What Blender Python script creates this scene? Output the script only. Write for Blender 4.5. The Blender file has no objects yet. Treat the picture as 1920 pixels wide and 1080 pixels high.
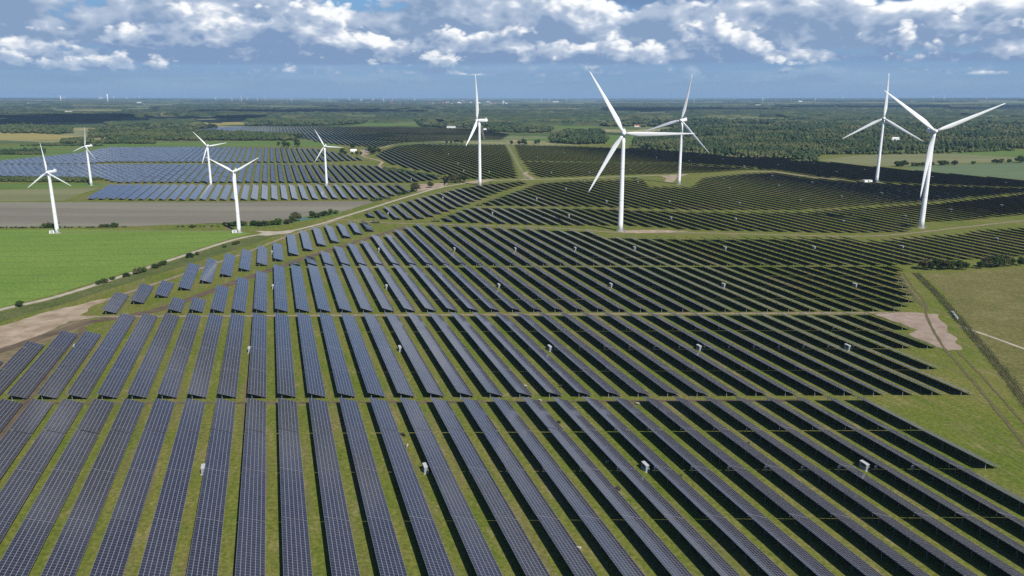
import bpy, math, random
import numpy as np
from mathutils import Vector, noise as mnoise

R = math.radians
random.seed(7)
rng = np.random.default_rng(7)
scene = bpy.context.scene
COL = scene.collection

# ------------------------------------------------------------------ camera
CAM_H, FPX = 112.0, 1440.0                      # flight height (m), focal length for a 1920 px wide frame
PITCH = math.atan(360 / FPX)
cam_data = bpy.data.cameras.new('camera')
cam_data.sensor_width = 36
cam_data.lens = 36 * FPX / 1920
cam_data.clip_start = 1
cam_data.clip_end = 120000
cam = bpy.data.objects.new('camera', cam_data)
cam.location = (0, 0, CAM_H)
cam.rotation_euler = (math.pi / 2 - PITCH, 0, 0)
COL.objects.link(cam)
scene.camera = cam

# ------------------------------------------------------------------ light and exposure
SUN_EL = R(43)
SHADOW_AZ = R(-33.7)                            # direction in which shadows fall, from +Y
to_sun = Vector((-math.sin(SHADOW_AZ) * math.cos(SUN_EL), -math.cos(SHADOW_AZ) * math.cos(SUN_EL), math.sin(SUN_EL)))
sun_data = bpy.data.lights.new('sun', 'SUN')
sun_data.energy = 5.0
sun_data.angle = R(0.5)
sun_data.color = (1.0, 0.965, 0.9)
sun = bpy.data.objects.new('sun', sun_data)
sun.rotation_euler = to_sun.to_track_quat('Z', 'Y').to_euler()
sun.location = (300, -300, 400)
COL.objects.link(sun)
vs = scene.view_settings
vs.view_transform = 'Standard'
vs.look = 'None'
vs.exposure = 0.15
vs.gamma = 1.0
vs.use_curve_mapping = False
scene.cycles.max_bounces = 5
scene.cycles.diffuse_bounces = 1
scene.cycles.glossy_bounces = 2
scene.cycles.volume_bounces = 0
scene.cycles.transparent_max_bounces = 6
scene.cycles.use_denoising = False
scene.cycles.denoiser = 'OPENIMAGEDENOISE'
scene.cycles.denoising_input_passes = 'RGB_ALBEDO_NORMAL'
scene.cycles.denoising_prefilter = 'ACCURATE'
scene.cycles.sample_clamp_indirect = 4.0


class NT:
    """small helper round a node tree"""
    def __init__(self, tree):
        self.t = tree
        tree.nodes.clear()

    def n(self, kind, **kw):
        nd = self.t.nodes.new(kind)
        for k, v in kw.items():
            setattr(nd, k, v)
        return nd

    def link(self, a, b):
        self.t.links.new(a, b)

    def put(self, sock, v):
        if hasattr(v, 'is_output'):
            self.t.links.new(v, sock)
        else:
            sock.default_value = v

    def m(self, op, a, b=None, c=None, clamp=False):
        nd = self.n('ShaderNodeMath', operation=op, use_clamp=clamp)
        for i, v in enumerate((a, b, c)):
            if v is not None:
                self.put(nd.inputs[i], v)
        return nd.outputs[0]

    def vm(self, op, a, b=None):
        nd = self.n('ShaderNodeVectorMath', operation=op)
        self.put(nd.inputs[0], a)
        if b is not None:
            self.put(nd.inputs[1], b)
        return nd.outputs[0]

    def noise(self, vec, scale=1.0, detail=4, rough=0.5, lac=2.0, dist=0.0, color=False):
        nd = self.n('ShaderNodeTexNoise')
        self.put(nd.inputs['Vector'], vec)
        nd.inputs['Scale'].default_value = scale
        nd.inputs['Detail'].default_value = detail
        nd.inputs['Roughness'].default_value = rough
        nd.inputs['Lacunarity'].default_value = lac
        nd.inputs['Distortion'].default_value = dist
        return nd.outputs['Color' if color else 'Fac']

    def mix(self, fac, a, b, blend='MIX'):
        nd = self.n('ShaderNodeMix', data_type='RGBA', blend_type=blend)
        self.put(nd.inputs[0], fac)
        self.put(nd.inputs[6], a if hasattr(a, 'is_output') else (*a, 1))
        self.put(nd.inputs[7], b if hasattr(b, 'is_output') else (*b, 1))
        return nd.outputs[2]

    def step(self, v, lo, hi, a=0.0, b=1.0, smooth=True):
        nd = self.n('ShaderNodeMapRange', interpolation_type='SMOOTHSTEP' if smooth else 'LINEAR')
        self.put(nd.inputs[0], v)
        for i, x in enumerate((lo, hi, a, b)):
            self.put(nd.inputs[1 + i], x)
        return nd.outputs[0]

    def ramp(self, fac, stops):
        nd = self.n('ShaderNodeValToRGB')
        el = nd.color_ramp.elements
        while len(el) < len(stops):
            el.new(0.5)
        for e, (p, col) in zip(el, stops):
            e.position = p
            e.color = (*col, 1)
        self.put(nd.inputs[0], fac)
        return nd.outputs[0]


# ------------------------------------------------------------------ sky
def build_world():
    w = bpy.data.worlds.new('World')
    scene.world = w
    w.use_nodes = True
    w.cycles.sampling_method = 'NONE'
    k = NT(w.node_tree)
    sky = k.n('ShaderNodeTexSky', sky_type='NISHITA', sun_disc=False)
    sky.sun_elevation = SUN_EL
    sky.sun_rotation = math.atan2(to_sun.x, to_sun.y)
    sky.altitude = 100
    sky.air_density = 1.0
    sky.dust_density = 0.3
    sky.ozone_density = 2.0
    clear = k.mix(1.0, sky.outputs[0], (0.036, 0.058, 0.082), 'MULTIPLY')
    d = k.vm('NORMALIZE', k.n('ShaderNodeTexCoord').outputs['Generated'])
    sep = k.n('ShaderNodeSeparateXYZ')
    k.link(d, sep.inputs[0])
    el = k.m('MULTIPLY', k.m('ARCSINE', sep.outputs[2]), 180 / math.pi)      # elevation in degrees
    # distant layer of rain-grey cloud that closes the view above the horizon
    veil_col = k.mix(k.step(el, 0.0, 2.2), (0.235, 0.36, 0.525), (0.195, 0.32, 0.52))
    broad = k.noise(k.vm('MULTIPLY', d, (4, 4, 40)), 1.0, 3, 0.55)
    veil_col = k.mix(k.step(broad, 0.4, 0.8), veil_col, (0.27, 0.40, 0.58))
    veil = k.m('MULTIPLY', k.step(el, 4.0, 8.0, 1.0, 0.0), 0.92)
    cur = k.mix(veil, clear, veil_col)
    sun_side = (0.012, 0.0, 0.020)

    def bank(cur, base, thick, scale, bias, seed, wob, lit_gain, dark, mid, white, top_fade, soft, alpha=1.0):
        """one bank of cumulus: flat shaded base at elevation `base`, billowing sunlit tops"""
        off = (seed * 3.7, seed * 1.3, seed * 2.1)
        p = k.vm('ADD', k.vm('MULTIPLY', d, (scale, scale, scale * 1.7)), off)

        def lump(vec, s):
            return k.m('ABSOLUTE', k.m('SUBTRACT', k.m('MULTIPLY', k.noise(vec, s, 0), 2.0), 1.0))

        def dens(vec, det):
            a = k.noise(vec, 0.75, det, 0.58)
            b = k.m('ADD', k.m('MULTIPLY', lump(vec, 2.3), 0.55), k.m('MULTIPLY', lump(k.vm('ADD', vec, (3.1, 7.2, 1.9)), 5.1), 0.3))
            b = k.m('ADD', b, k.m('MULTIPLY', lump(k.vm('ADD', vec, (8.1, 2.2, 5.9)), 11.0), 0.17))
            return k.m('ADD', k.m('ADD', k.m('MULTIPLY', k.m('SUBTRACT', a, 0.5), 2.0), 0.32), k.m('MULTIPLY', b, 0.75))
        n0 = dens(p, 6)
        n1 = dens(k.vm('ADD', p, tuple(c * scale for c in sun_side)), 4)
        basew = k.m('ADD', base, k.m('MULTIPLY', k.m('SUBTRACT', k.noise(p, 0.4, 1, 0.5), 0.5), wob))
        h = k.m('DIVIDE', k.m('SUBTRACT', el, basew), thick)
        dd = k.m('ADD', k.m('SUBTRACT', n0, k.m('MULTIPLY', k.m('MAXIMUM', h, 0.0), top_fade)), bias)
        mask = k.m('MULTIPLY', k.step(dd, 0.5, 0.5 + soft), k.step(h, -0.04, 0.08))
        relief = k.m('MULTIPLY', k.m('SUBTRACT', n0, n1), lit_gain)
        deep = k.m('MULTIPLY', k.step(dd, 0.55, 1.0), 0.30)
        fine = k.m('MULTIPLY', k.m('SUBTRACT', k.noise(p, 9.0, 4, 0.6), 0.5), 0.35)
        large = k.m('MULTIPLY', k.m('SUBTRACT', k.noise(k.vm('ADD', p, (5.3, 1.1, 2.7)), 1.25, 2, 0.5), 0.5), 1.5)
        lit = k.m('ADD', k.m('ADD', k.m('SUBTRACT', k.m('ADD', relief, fine), deep), large), k.step(h, -0.15, 0.8, 0.02, 0.63))
        col = k.ramp(k.m('ADD', lit, 0.0, clamp=True), [(0.0, dark), (0.28, tuple(0.45 * a + 0.55 * b for a, b in zip(dark, mid))), (0.55, mid), (0.95, white)])
        return k.mix(k.m('MULTIPLY', mask, alpha), cur, col)
    DK, MD, WH = (0.15, 0.25, 0.44), (0.44, 0.52, 0.65), (0.93, 0.94, 0.95)
    cur = bank(cur, 0.8, 1.6, 14.0, 0.20, 2.0, 0.6, 0.9, (0.21, 0.33, 0.50), (0.30, 0.42, 0.58), (0.48, 0.57, 0.69), 0.4, 0.5, 0.8)
    cur = bank(cur, 5.6, 11.0, 4.2, 0.06, 14.0, 1.0, 1.6, DK, MD, WH, 0.36, 0.16)
    cur = bank(cur, 3.0, 4.2, 6.4, 0.64, 9.0, 1.0, 2.2, (0.22, 0.32, 0.49), MD, WH, 0.62, 0.13)
    cur = bank(cur, 2.1, 2.9, 9.0, 0.46, 5.0, 0.9, 2.0, (0.20, 0.30, 0.48), MD, (0.92, 0.93, 0.94), 0.50, 0.15)
    cur = bank(cur, 1.5, 1.9, 13.0, 0.18, 21.0, 0.8, 1.8, (0.21, 0.32, 0.50), (0.45, 0.54, 0.67), (0.86, 0.88, 0.90), 0.45, 0.22, 0.95)
    bg = k.n('ShaderNodeBackground')
    k.link(cur, bg.inputs[0])
    bg.inputs[1].default_value = 1.0
    k.link(bg.outputs[0], k.n('ShaderNodeOutputWorld').inputs[0])


build_world()

# ------------------------------------------------------------------ plan: photograph survey -> metres on the ground
SP, CP = math.sin(PITCH), math.cos(PITCH)


def g(px, py):
    """survey: where the sight line through a photo point meets the flat ground (x, y in metres)"""
    dx, dy = (px - 960) / FPX, (540 - py) / FPX
    t = CAM_H / (SP - dy * CP)
    return dx * t, (CP + dy * SP) * t


def gp(pts):
    return [g(*p) for p in pts]


CELL, NACR = 1.164, 6                           # module pitch along the row, modules across
ROW_AZ = R(-17.11)
TANR = math.tan(ROW_AZ)
PITCH_X = 11.345                                  # row spacing measured along X
HALF_W = 3.28
EDGE0 = -4.83 + HALF_W * 1.0465                   # X intercept of the centre line of row 0


def hill(x, y):
    r = math.hypot(x, y)
    if r < 7000:
        return 0.0
    az = math.degrees(math.atan2(x, y))
    a = min(1.0, (r - 7000) / 9000)
    side = max(0.0, (abs(az) - 6) / 28) ** 1.2
    n = mnoise.fractal(Vector((x / 5200, y / 5200, 1.7)), 0.9, 2.0, 3)
    return a * max(0.0, 46 * min(side, 1.2) + 9 * n)


# ------------------------------------------------------------------ mesh helpers
def link(o, parent=None):
    COL.objects.link(o)
    if parent is not None:
        o.parent = parent
    return o


def mesh_from(name, verts, faces, mats=(), midx=None, smooth=False):
    me = bpy.data.meshes.new(name)
    me.from_pydata([tuple(v) for v in verts], [], [tuple(f) for f in faces])
    for m in mats:
        me.materials.append(m)
    if midx is not None:
        me.polygons.foreach_set('material_index', np.asarray(midx, dtype=np.int32))
    if smooth:
        me.polygons.foreach_set('use_smooth', np.ones(len(me.polygons), dtype=bool))
    me.update()
    return me


def mesh_np(name, V, Fq, mats=(), midx=None, smooth=False):
    """fast path: V (n,3) array, Fq (m,k) array, all faces with k corners"""
    me = bpy.data.meshes.new(name)
    V = np.ascontiguousarray(V, dtype=np.float32)
    Fq = np.ascontiguousarray(Fq, dtype=np.int32)
    m, kk = Fq.shape
    me.vertices.add(len(V))
    me.vertices.foreach_set('co', V.ravel())
    me.loops.add(m * kk)
    me.loops.foreach_set('vertex_index', Fq.ravel())
    me.polygons.add(m)
    me.polygons.foreach_set('loop_start', np.arange(0, m * kk, kk, dtype=np.int32))
    try:
        me.polygons.foreach_set('loop_total', np.full(m, kk, dtype=np.int32))
    except Exception:
        pass
    for mt in mats:
        me.materials.append(mt)
    if midx is not None:
        me.polygons.foreach_set('material_index', np.asarray(midx, dtype=np.int32))
    if smooth:
        me.polygons.foreach_set('use_smooth', np.ones(m, dtype=bool))
    me.update(calc_edges=True)
    me.validate()
    return me


def obj(name, me, parent=None, loc=(0, 0, 0), rz=0.0):
    o = bpy.data.objects.new(name, me)
    o.location = loc
    o.rotation_euler = (0, 0, rz)
    return link(o, parent)


def tag(o, label=None, cat=None, group=None, kind=None):
    if label:
        o['label'] = label
    if cat:
        o['category'] = cat
    if group:
        o['group'] = group
    if kind:
        o['kind'] = kind
    return o


class MB:
    """collects boxes, tubes and lofts into one mesh"""
    def __init__(self):
        self.v, self.f, self.mi = [], [], []

    def add(self, vs, fs, mi=0):
        b = len(self.v)
        self.v += [tuple(v) for v in vs]
        self.f += [tuple(b + i for i in f) for f in fs]
        self.mi += [mi] * len(fs)

    def box(self, x0, x1, y0, y1, z0, z1, mi=0):
        vs = [(x0, y0, z0), (x1, y0, z0), (x1, y1, z0), (x0, y1, z0), (x0, y0, z1), (x1, y0, z1), (x1, y1, z1), (x0, y1, z1)]
        self.add(vs, [(3, 2, 1, 0), (4, 5, 6, 7), (0, 1, 5, 4), (1, 2, 6, 5), (2, 3, 7, 6), (3, 0, 4, 7)], mi)

    def bar(self, a, b, wid, mi=0):
        a, b = Vector(a), Vector(b)
        d = (b - a).normalized()
        u = d.cross(Vector((0, 0, 1)))
        if u.length < 1e-3:
            u = Vector((1, 0, 0))
        u.normalize()
        w = d.cross(u)
        q = wid / 2
        vs = [a + u * q + w * q, a - u * q + w * q, a - u * q - w * q, a + u * q - w * q]
        vs += [p + (b - a) for p in vs]
        self.add(vs, [(0, 1, 2, 3), (7, 6, 5, 4), (0, 4, 5, 1), (1, 5, 6, 2), (2, 6, 7, 3), (3, 7, 4, 0)], mi)

    def loft(self, rings, cap=True, mi=0):
        n = len(rings[0])
        vs = [v for r in rings for v in r]
        fs = []
        for i in range(len(rings) - 1):
            for j in range(n):
                fs.append((i * n + j, i * n + (j + 1) % n, (i + 1) * n + (j + 1) % n, (i + 1) * n + j))
        if cap:
            fs.append(tuple(range(n - 1, -1, -1)))
            fs.append(tuple((len(rings) - 1) * n + j for j in range(n)))
        self.add(vs, fs, mi)

    def tube(self, pts, radii, n=8, mi=0):
        rings = []
        pts = [Vector(p) for p in pts]
        for i, (p, r) in enumerate(zip(pts, radii)):
            d = (pts[min(i + 1, len(pts) - 1)] - pts[max(i - 1, 0)]).normalized()
            u = d.cross(Vector((0.0, 1.0, 0.0)) if abs(d.y) < 0.9 else Vector((1.0, 0, 0))).normalized()
            w = d.cross(u)
            rings.append([p + u * (r * math.cos(2 * math.pi * j / n)) + w * (r * math.sin(2 * math.pi * j / n)) for j in range(n)])
        self.loft(rings, True, mi)

    def mesh(self, name, mats, smooth=False):
        return mesh_from(name, self.v, self.f, mats, self.mi, smooth)


# ------------------------------------------------------------------ materials
def mat(name, fn):
    m = bpy.data.materials.new(name)
    m.use_nodes = True
    k = NT(m.node_tree)
    b = k.n('ShaderNodeBsdfPrincipled')
    out = k.n('ShaderNodeOutputMaterial')
    k.link(b.outputs[0], out.inputs[0])
    fn(k, b)
    return m


def pos(k):
    return k.n('ShaderNodeNewGeometry').outputs['Position']


def plain(name, col, rough=0.6, var=0.0, vs=1.0, metal=0.0, objvar=0.0):
    def fn(k, b):
        c = (*col, 1)
        b.inputs['Roughness'].default_value = rough
        b.inputs['Metallic'].default_value = metal
        if var or objvar:
            f = 1.0
            if var:
                nz = k.noise(k.n('ShaderNodeTexCoord').outputs['Object'], vs, 5, 0.6)
                f = k.step(nz, 0.25, 0.75, 1 - var, 1 + var, False)
            if objvar:
                r = k.n('ShaderNodeObjectInfo').outputs['Random']
                f = k.m('MULTIPLY', f, k.step(r, 0, 1, 1 - objvar, 1 + objvar, False))
            cc = k.vm('SCALE', col)
            cc.node.inputs[3].default_value = 1
            k.put(cc.node.inputs[3], f)
            k.link(cc, b.inputs['Base Color'])
        else:
            b.inputs['Base Color'].default_value = c
    return mat(name, fn)


def row_coords(k):
    """object-space coordinates turned so that y runs along the panel rows"""
    mp = k.n('ShaderNodeMapping')
    k.link(pos(k), mp.inputs[0])
    mp.inputs['Rotation'].default_value = (0, 0, ROW_AZ)
    return mp.outputs[0]


def grass_fn(stops, patch=0.02, rows=True, strength=0.5, dry=(0.24, 0.2, 0.09), dry_amt=0.4, tram=0.0):
    def fn(k, b):
        p = pos(k)
        rc = k.vm('MULTIPLY', row_coords(k), (1.0, 0.16, 1.0)) if rows else p
        n1 = k.noise(p, patch, 5, 0.6)
        n2 = k.noise(rc, 0.28, 5, 0.65)
        n3 = k.noise(p, 1.7, 4, 0.7)
        f = k.m('ADD', k.m('ADD', k.m('MULTIPLY', n1, 0.5), k.m('MULTIPLY', n2, 0.34)), k.m('MULTIPLY', n3, 0.16))
        c = k.ramp(k.step(f, 0.32, 0.68, smooth=False), stops)
        n4 = k.noise(rc, 0.09, 6, 0.7)
        c = k.mix(k.m('MULTIPLY', k.step(n4, 0.53, 0.72), dry_amt), c, dry)
        tuft = k.noise(p, 0.6, 5, 0.78)
        c = k.mix(k.step(tuft, 0.34, 0.66), k.mix(1.0, c, (0.66, 0.72, 0.66), 'MULTIPLY'), k.mix(1.0, c, (1.3, 1.26, 1.3), 'MULTIPLY'))
        sp = k.noise(p, 6.0, 3, 0.8)
        c = k.mix(k.m('MULTIPLY', k.step(sp, 0.4, 0.75), 0.35), c, k.mix(1.0, c, (0.55, 0.6, 0.5), 'MULTIPLY'))
        if tram:
            mp = k.n('ShaderNodeMapping')
            k.link(p, mp.inputs[0])
            mp.inputs['Rotation'].default_value = (0, 0, R(-6))
            sx = k.n('ShaderNodeSeparateXYZ')
            k.link(mp.outputs[0], sx.inputs[0])
            wob = k.m('MULTIPLY', k.noise(p, 0.02, 2, 0.5), 5.0)
            fr = k.m('FRACT', k.m('DIVIDE', k.m('ADD', sx.outputs[1], wob), tram))
            ln = k.step(k.m('ABSOLUTE', k.m('SUBTRACT', fr, 0.5)), 0.02, 0.05, 1.0, 0.0)
            c = k.mix(k.m('MULTIPLY', ln, 0.5), c, (0.09, 0.1, 0.03))
            st = k.noise(k.vm('MULTIPLY', mp.outputs[0], (0.03, 0.6, 1)), 1.0, 3, 0.6)
            c = k.mix(k.m('MULTIPLY', k.step(st, 0.45, 0.75), 0.35), c, (0.16, 0.2, 0.055))
        k.link(c, b.inputs['Base Color'])
        b.inputs['Roughness'].default_value = 0.95
        b.inputs['Specular IOR Level'].default_value = 0.1
        bp = k.n('ShaderNodeBump')
        bp.inputs['Strength'].default_value = strength
        bp.inputs['Distance'].default_value = 0.25
        k.link(k.noise(p, 2.2, 5, 0.75), bp.inputs['Height'])
        k.link(bp.outputs[0], b.inputs['Normal'])
    return fn


def earth_fn(a, b_, scale=0.15, rough=0.95, stretch=None):
    def fn(k, b):
        p = pos(k)
        if stretch:
            p2 = k.vm('MULTIPLY', p, stretch)
        else:
            p2 = p
        n1 = k.noise(p2, scale, 6, 0.62)
        n2 = k.noise(p, 2.5, 4, 0.7)
        f = k.m('ADD', k.m('MULTIPLY', n1, 0.75), k.m('MULTIPLY', n2, 0.25))
        c = k.mix(k.step(f, 0.34, 0.66), a, b_)
        k.link(c, b.inputs['Base Color'])
        b.inputs['Roughness'].default_value = rough
        b.inputs['Specular IOR Level'].default_value = 0.15
        bp = k.n('ShaderNodeBump')
        bp.inputs['Strength'].default_value = 0.35
        bp.inputs['Distance'].default_value = 0.15
        k.link(n2, bp.inputs['Height'])
        k.link(bp.outputs[0], b.inputs['Normal'])
    return fn


def ground_fn(k, b):
    """meadow inside the park, a patchwork of farm plots beyond it"""
    p = pos(k)
    rc = k.vm('MULTIPLY', row_coords(k), (1.0, 0.12, 1.0))
    n1 = k.noise(p, 0.016, 5, 0.6)
    n2 = k.noise(rc, 0.3, 5, 0.65)
    n3 = k.noise(p, 1.6, 4, 0.7)
    f = k.m('ADD', k.m('ADD', k.m('MULTIPLY', n1, 0.45), k.m('MULTIPLY', n2, 0.38)), k.m('MULTIPLY', n3, 0.17))
    near = k.ramp(k.step(f, 0.33, 0.67, smooth=False), [(0.0, (0.082, 0.112, 0.015)), (0.3, (0.115, 0.145, 0.02)), (0.6, (0.152, 0.158, 0.032)), (1.0, (0.21, 0.18, 0.065))])
    n4 = k.noise(rc, 0.1, 6, 0.72)
    near = k.mix(k.m('MULTIPLY', k.step(n4, 0.52, 0.68), 0.62), near, (0.21, 0.155, 0.085))
    big = k.noise(p, 0.045, 5, 0.7)
    near = k.mix(k.m('MULTIPLY', k.step(big, 0.52, 0.7), 0.42), near, (0.2, 0.17, 0.06))
    straw = k.noise(k.vm('MULTIPLY', row_coords(k), (1.0, 0.45, 1.0)), 0.16, 5, 0.72)
    near = k.mix(k.m('MULTIPLY', k.step(straw, 0.54, 0.66), 0.55), near, (0.25, 0.205, 0.09))
    near = k.mix(k.m('MULTIPLY', k.step(straw, 0.46, 0.34), 0.5), near, (0.085, 0.13, 0.018))
    tuft = k.noise(p, 0.75, 4, 0.75)
    near = k.mix(k.step(tuft, 0.35, 0.65), k.mix(1.0, near, (0.68, 0.74, 0.66), 'MULTIPLY'), k.mix(1.0, near, (1.28, 1.24, 1.3), 'MULTIPLY'))
    lane = k.noise(k.vm('MULTIPLY', row_coords(k), (1.0, 0.03, 1.0)), 0.5, 3, 0.6)
    near = k.mix(k.m('MULTIPLY', k.step(lane, 0.55, 0.68), 0.6), near, (0.16, 0.118, 0.068))
    sp = k.noise(p, 5.0, 3, 0.8)
    near = k.mix(k.m('MULTIPLY', k.step(sp, 0.4, 0.75), 0.4), near, k.mix(1.0, near, (0.5, 0.56, 0.45), 'MULTIPLY'))
    # far plots
    mp = k.n('ShaderNodeMapping')
    k.link(p, mp.inputs[0])
    mp.inputs['Rotation'].default_value = (0, 0, 0.35)
    wv = k.vm('ADD', mp.outputs[0], k.vm('MULTIPLY', k.vm('SUBTRACT', k.noise(p, 0.0012, 2, 0.5, color=True), (0.5, 0.5, 0.5)), (260, 260, 0)))
    vo = k.n('ShaderNodeTexVoronoi', feature='F1', distance='CHEBYCHEV')
    k.link(k.vm('MULTIPLY', wv, (1 / 420, 1 / 300, 0)), vo.inputs['Vector'])
    vo.inputs['Scale'].default_value = 1.0
    vo.inputs['Randomness'].default_value = 0.85
    sc = k.n('ShaderNodeSeparateColor')
    k.link(vo.outputs['Color'], sc.inputs[0])
    far = k.ramp(sc.outputs[0], [(0.0, (0.045, 0.07, 0.022)), (0.2, (0.07, 0.105, 0.03)), (0.38, (0.12, 0.16, 0.045)), (0.55, (0.1, 0.135, 0.045)), (0.65, (0.2, 0.21, 0.085)), (0.8, (0.32, 0.28, 0.13)), (0.9, (0.2, 0.22, 0.1)), (1.0, (0.15, 0.14, 0.07))])
    fn_ = k.noise(p, 0.02, 6, 0.7)
    far = k.mix(k.step(fn_, 0.35, 0.7), far, k.mix(1.0, far, (0.55, 0.6, 0.55), 'MULTIPLY'))
    sx = k.n('ShaderNodeSeparateXYZ')
    k.link(p, sx.inputs[0])
    edge = k.m('ADD', sx.outputs[1], k.m('MULTIPLY', k.m('SUBTRACT', k.noise(p, 0.002, 2, 0.5), 0.5), 900))
    c = k.mix(k.step(edge, 1750, 1900), near, far)
    k.link(c, b.inputs['Base Color'])
    b.inputs['Roughness'].default_value = 0.95
    b.inputs['Specular IOR Level'].default_value = 0.1
    bp = k.n('ShaderNodeBump')
    bp.inputs['Strength'].default_value = 0.5
    bp.inputs['Distance'].default_value = 0.25
    k.link(k.noise(p, 2.0, 5, 0.75), bp.inputs['Height'])
    k.link(bp.outputs[0], b.inputs['Normal'])


def leaf_fn(c0, c1, scale=0.35, stand=None):
    def fn(k, b):
        p = pos(k)
        n1 = k.noise(p, scale, 4, 0.65)
        n2 = k.noise(p, 0.03, 3, 0.5)
        r = k.n('ShaderNodeObjectInfo').outputs['Random']
        f = k.m('ADD', k.m('ADD', k.m('MULTIPLY', n1, 0.6), k.m('MULTIPLY', n2, 0.4)), k.m('MULTIPLY', k.m('SUBTRACT', r, 0.5), 0.16))
        c = k.mix(k.step(f, 0.35, 0.65), c0, c1)
        if stand:
            ns = k.noise(p, 0.0065, 4, 0.6)
            c = k.mix(k.step(ns, 0.5, 0.58), c, k.mix(k.step(n1, 0.3, 0.7), tuple(0.6 * v for v in stand), stand))
        k.link(c, b.inputs['Base Color'])
        b.inputs['Roughness'].default_value = 0.8
        b.inputs['Specular IOR Level'].default_value = 0.2
    return fn


def glass_fn(k, b, r0=0.1, r1=0.16):
    tc = k.n('ShaderNodeTexCoord').outputs['Object']
    r = k.n('ShaderNodeObjectInfo').outputs['Random']
    n = k.noise(k.vm('ADD', tc, k.vm('MULTIPLY', pos(k), (0.01, 0.01, 0))), 0.5, 3, 0.6)
    wn = k.n('ShaderNodeTexWhiteNoise', noise_dimensions='3D')
    cellv = k.vm('FLOOR', k.vm('MULTIPLY', k.vm('ADD', tc, (HALF_W, 200 * CELL, 0)), (NACR / (2 * HALF_W), 1 / CELL, 0)))
    k.link(k.vm('ADD', cellv, k.vm('SCALE', (91.7, 33.1, 57.3))), wn.inputs[0])
    k.put(wn.inputs[0].links[0].from_node.inputs[1].links[0].from_node.inputs[3], r)
    f = k.m('ADD', k.m('ADD', k.m('MULTIPLY', n, 0.5), k.m('MULTIPLY', r, 0.2)), k.m('MULTIPLY', wn.outputs[0], 0.3))
    c = k.mix(k.step(f, 0.25, 0.75), (0.027, 0.027, 0.036), (0.043, 0.043, 0.054))
    k.link(c, b.inputs['Base Color'])
    k.put(b.inputs['Roughness'], k.step(n, 0.3, 0.7, r0, r1, False))
    b.inputs['IOR'].default_value = 1.5
    b.inputs['Specular IOR Level'].default_value = 0.55


def turbine_fn(k, b):
    tc = k.n('ShaderNodeTexCoord').outputs['Object']
    n = k.noise(k.vm('MULTIPLY', tc, (0.6, 0.6, 0.05)), 1.0, 5, 0.65)
    k.link(k.mix(k.step(n, 0.42, 0.75), (0.82, 0.82, 0.81), (0.66, 0.66, 0.64)), b.inputs['Base Color'])
    b.inputs['Roughness'].default_value = 0.4


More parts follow.
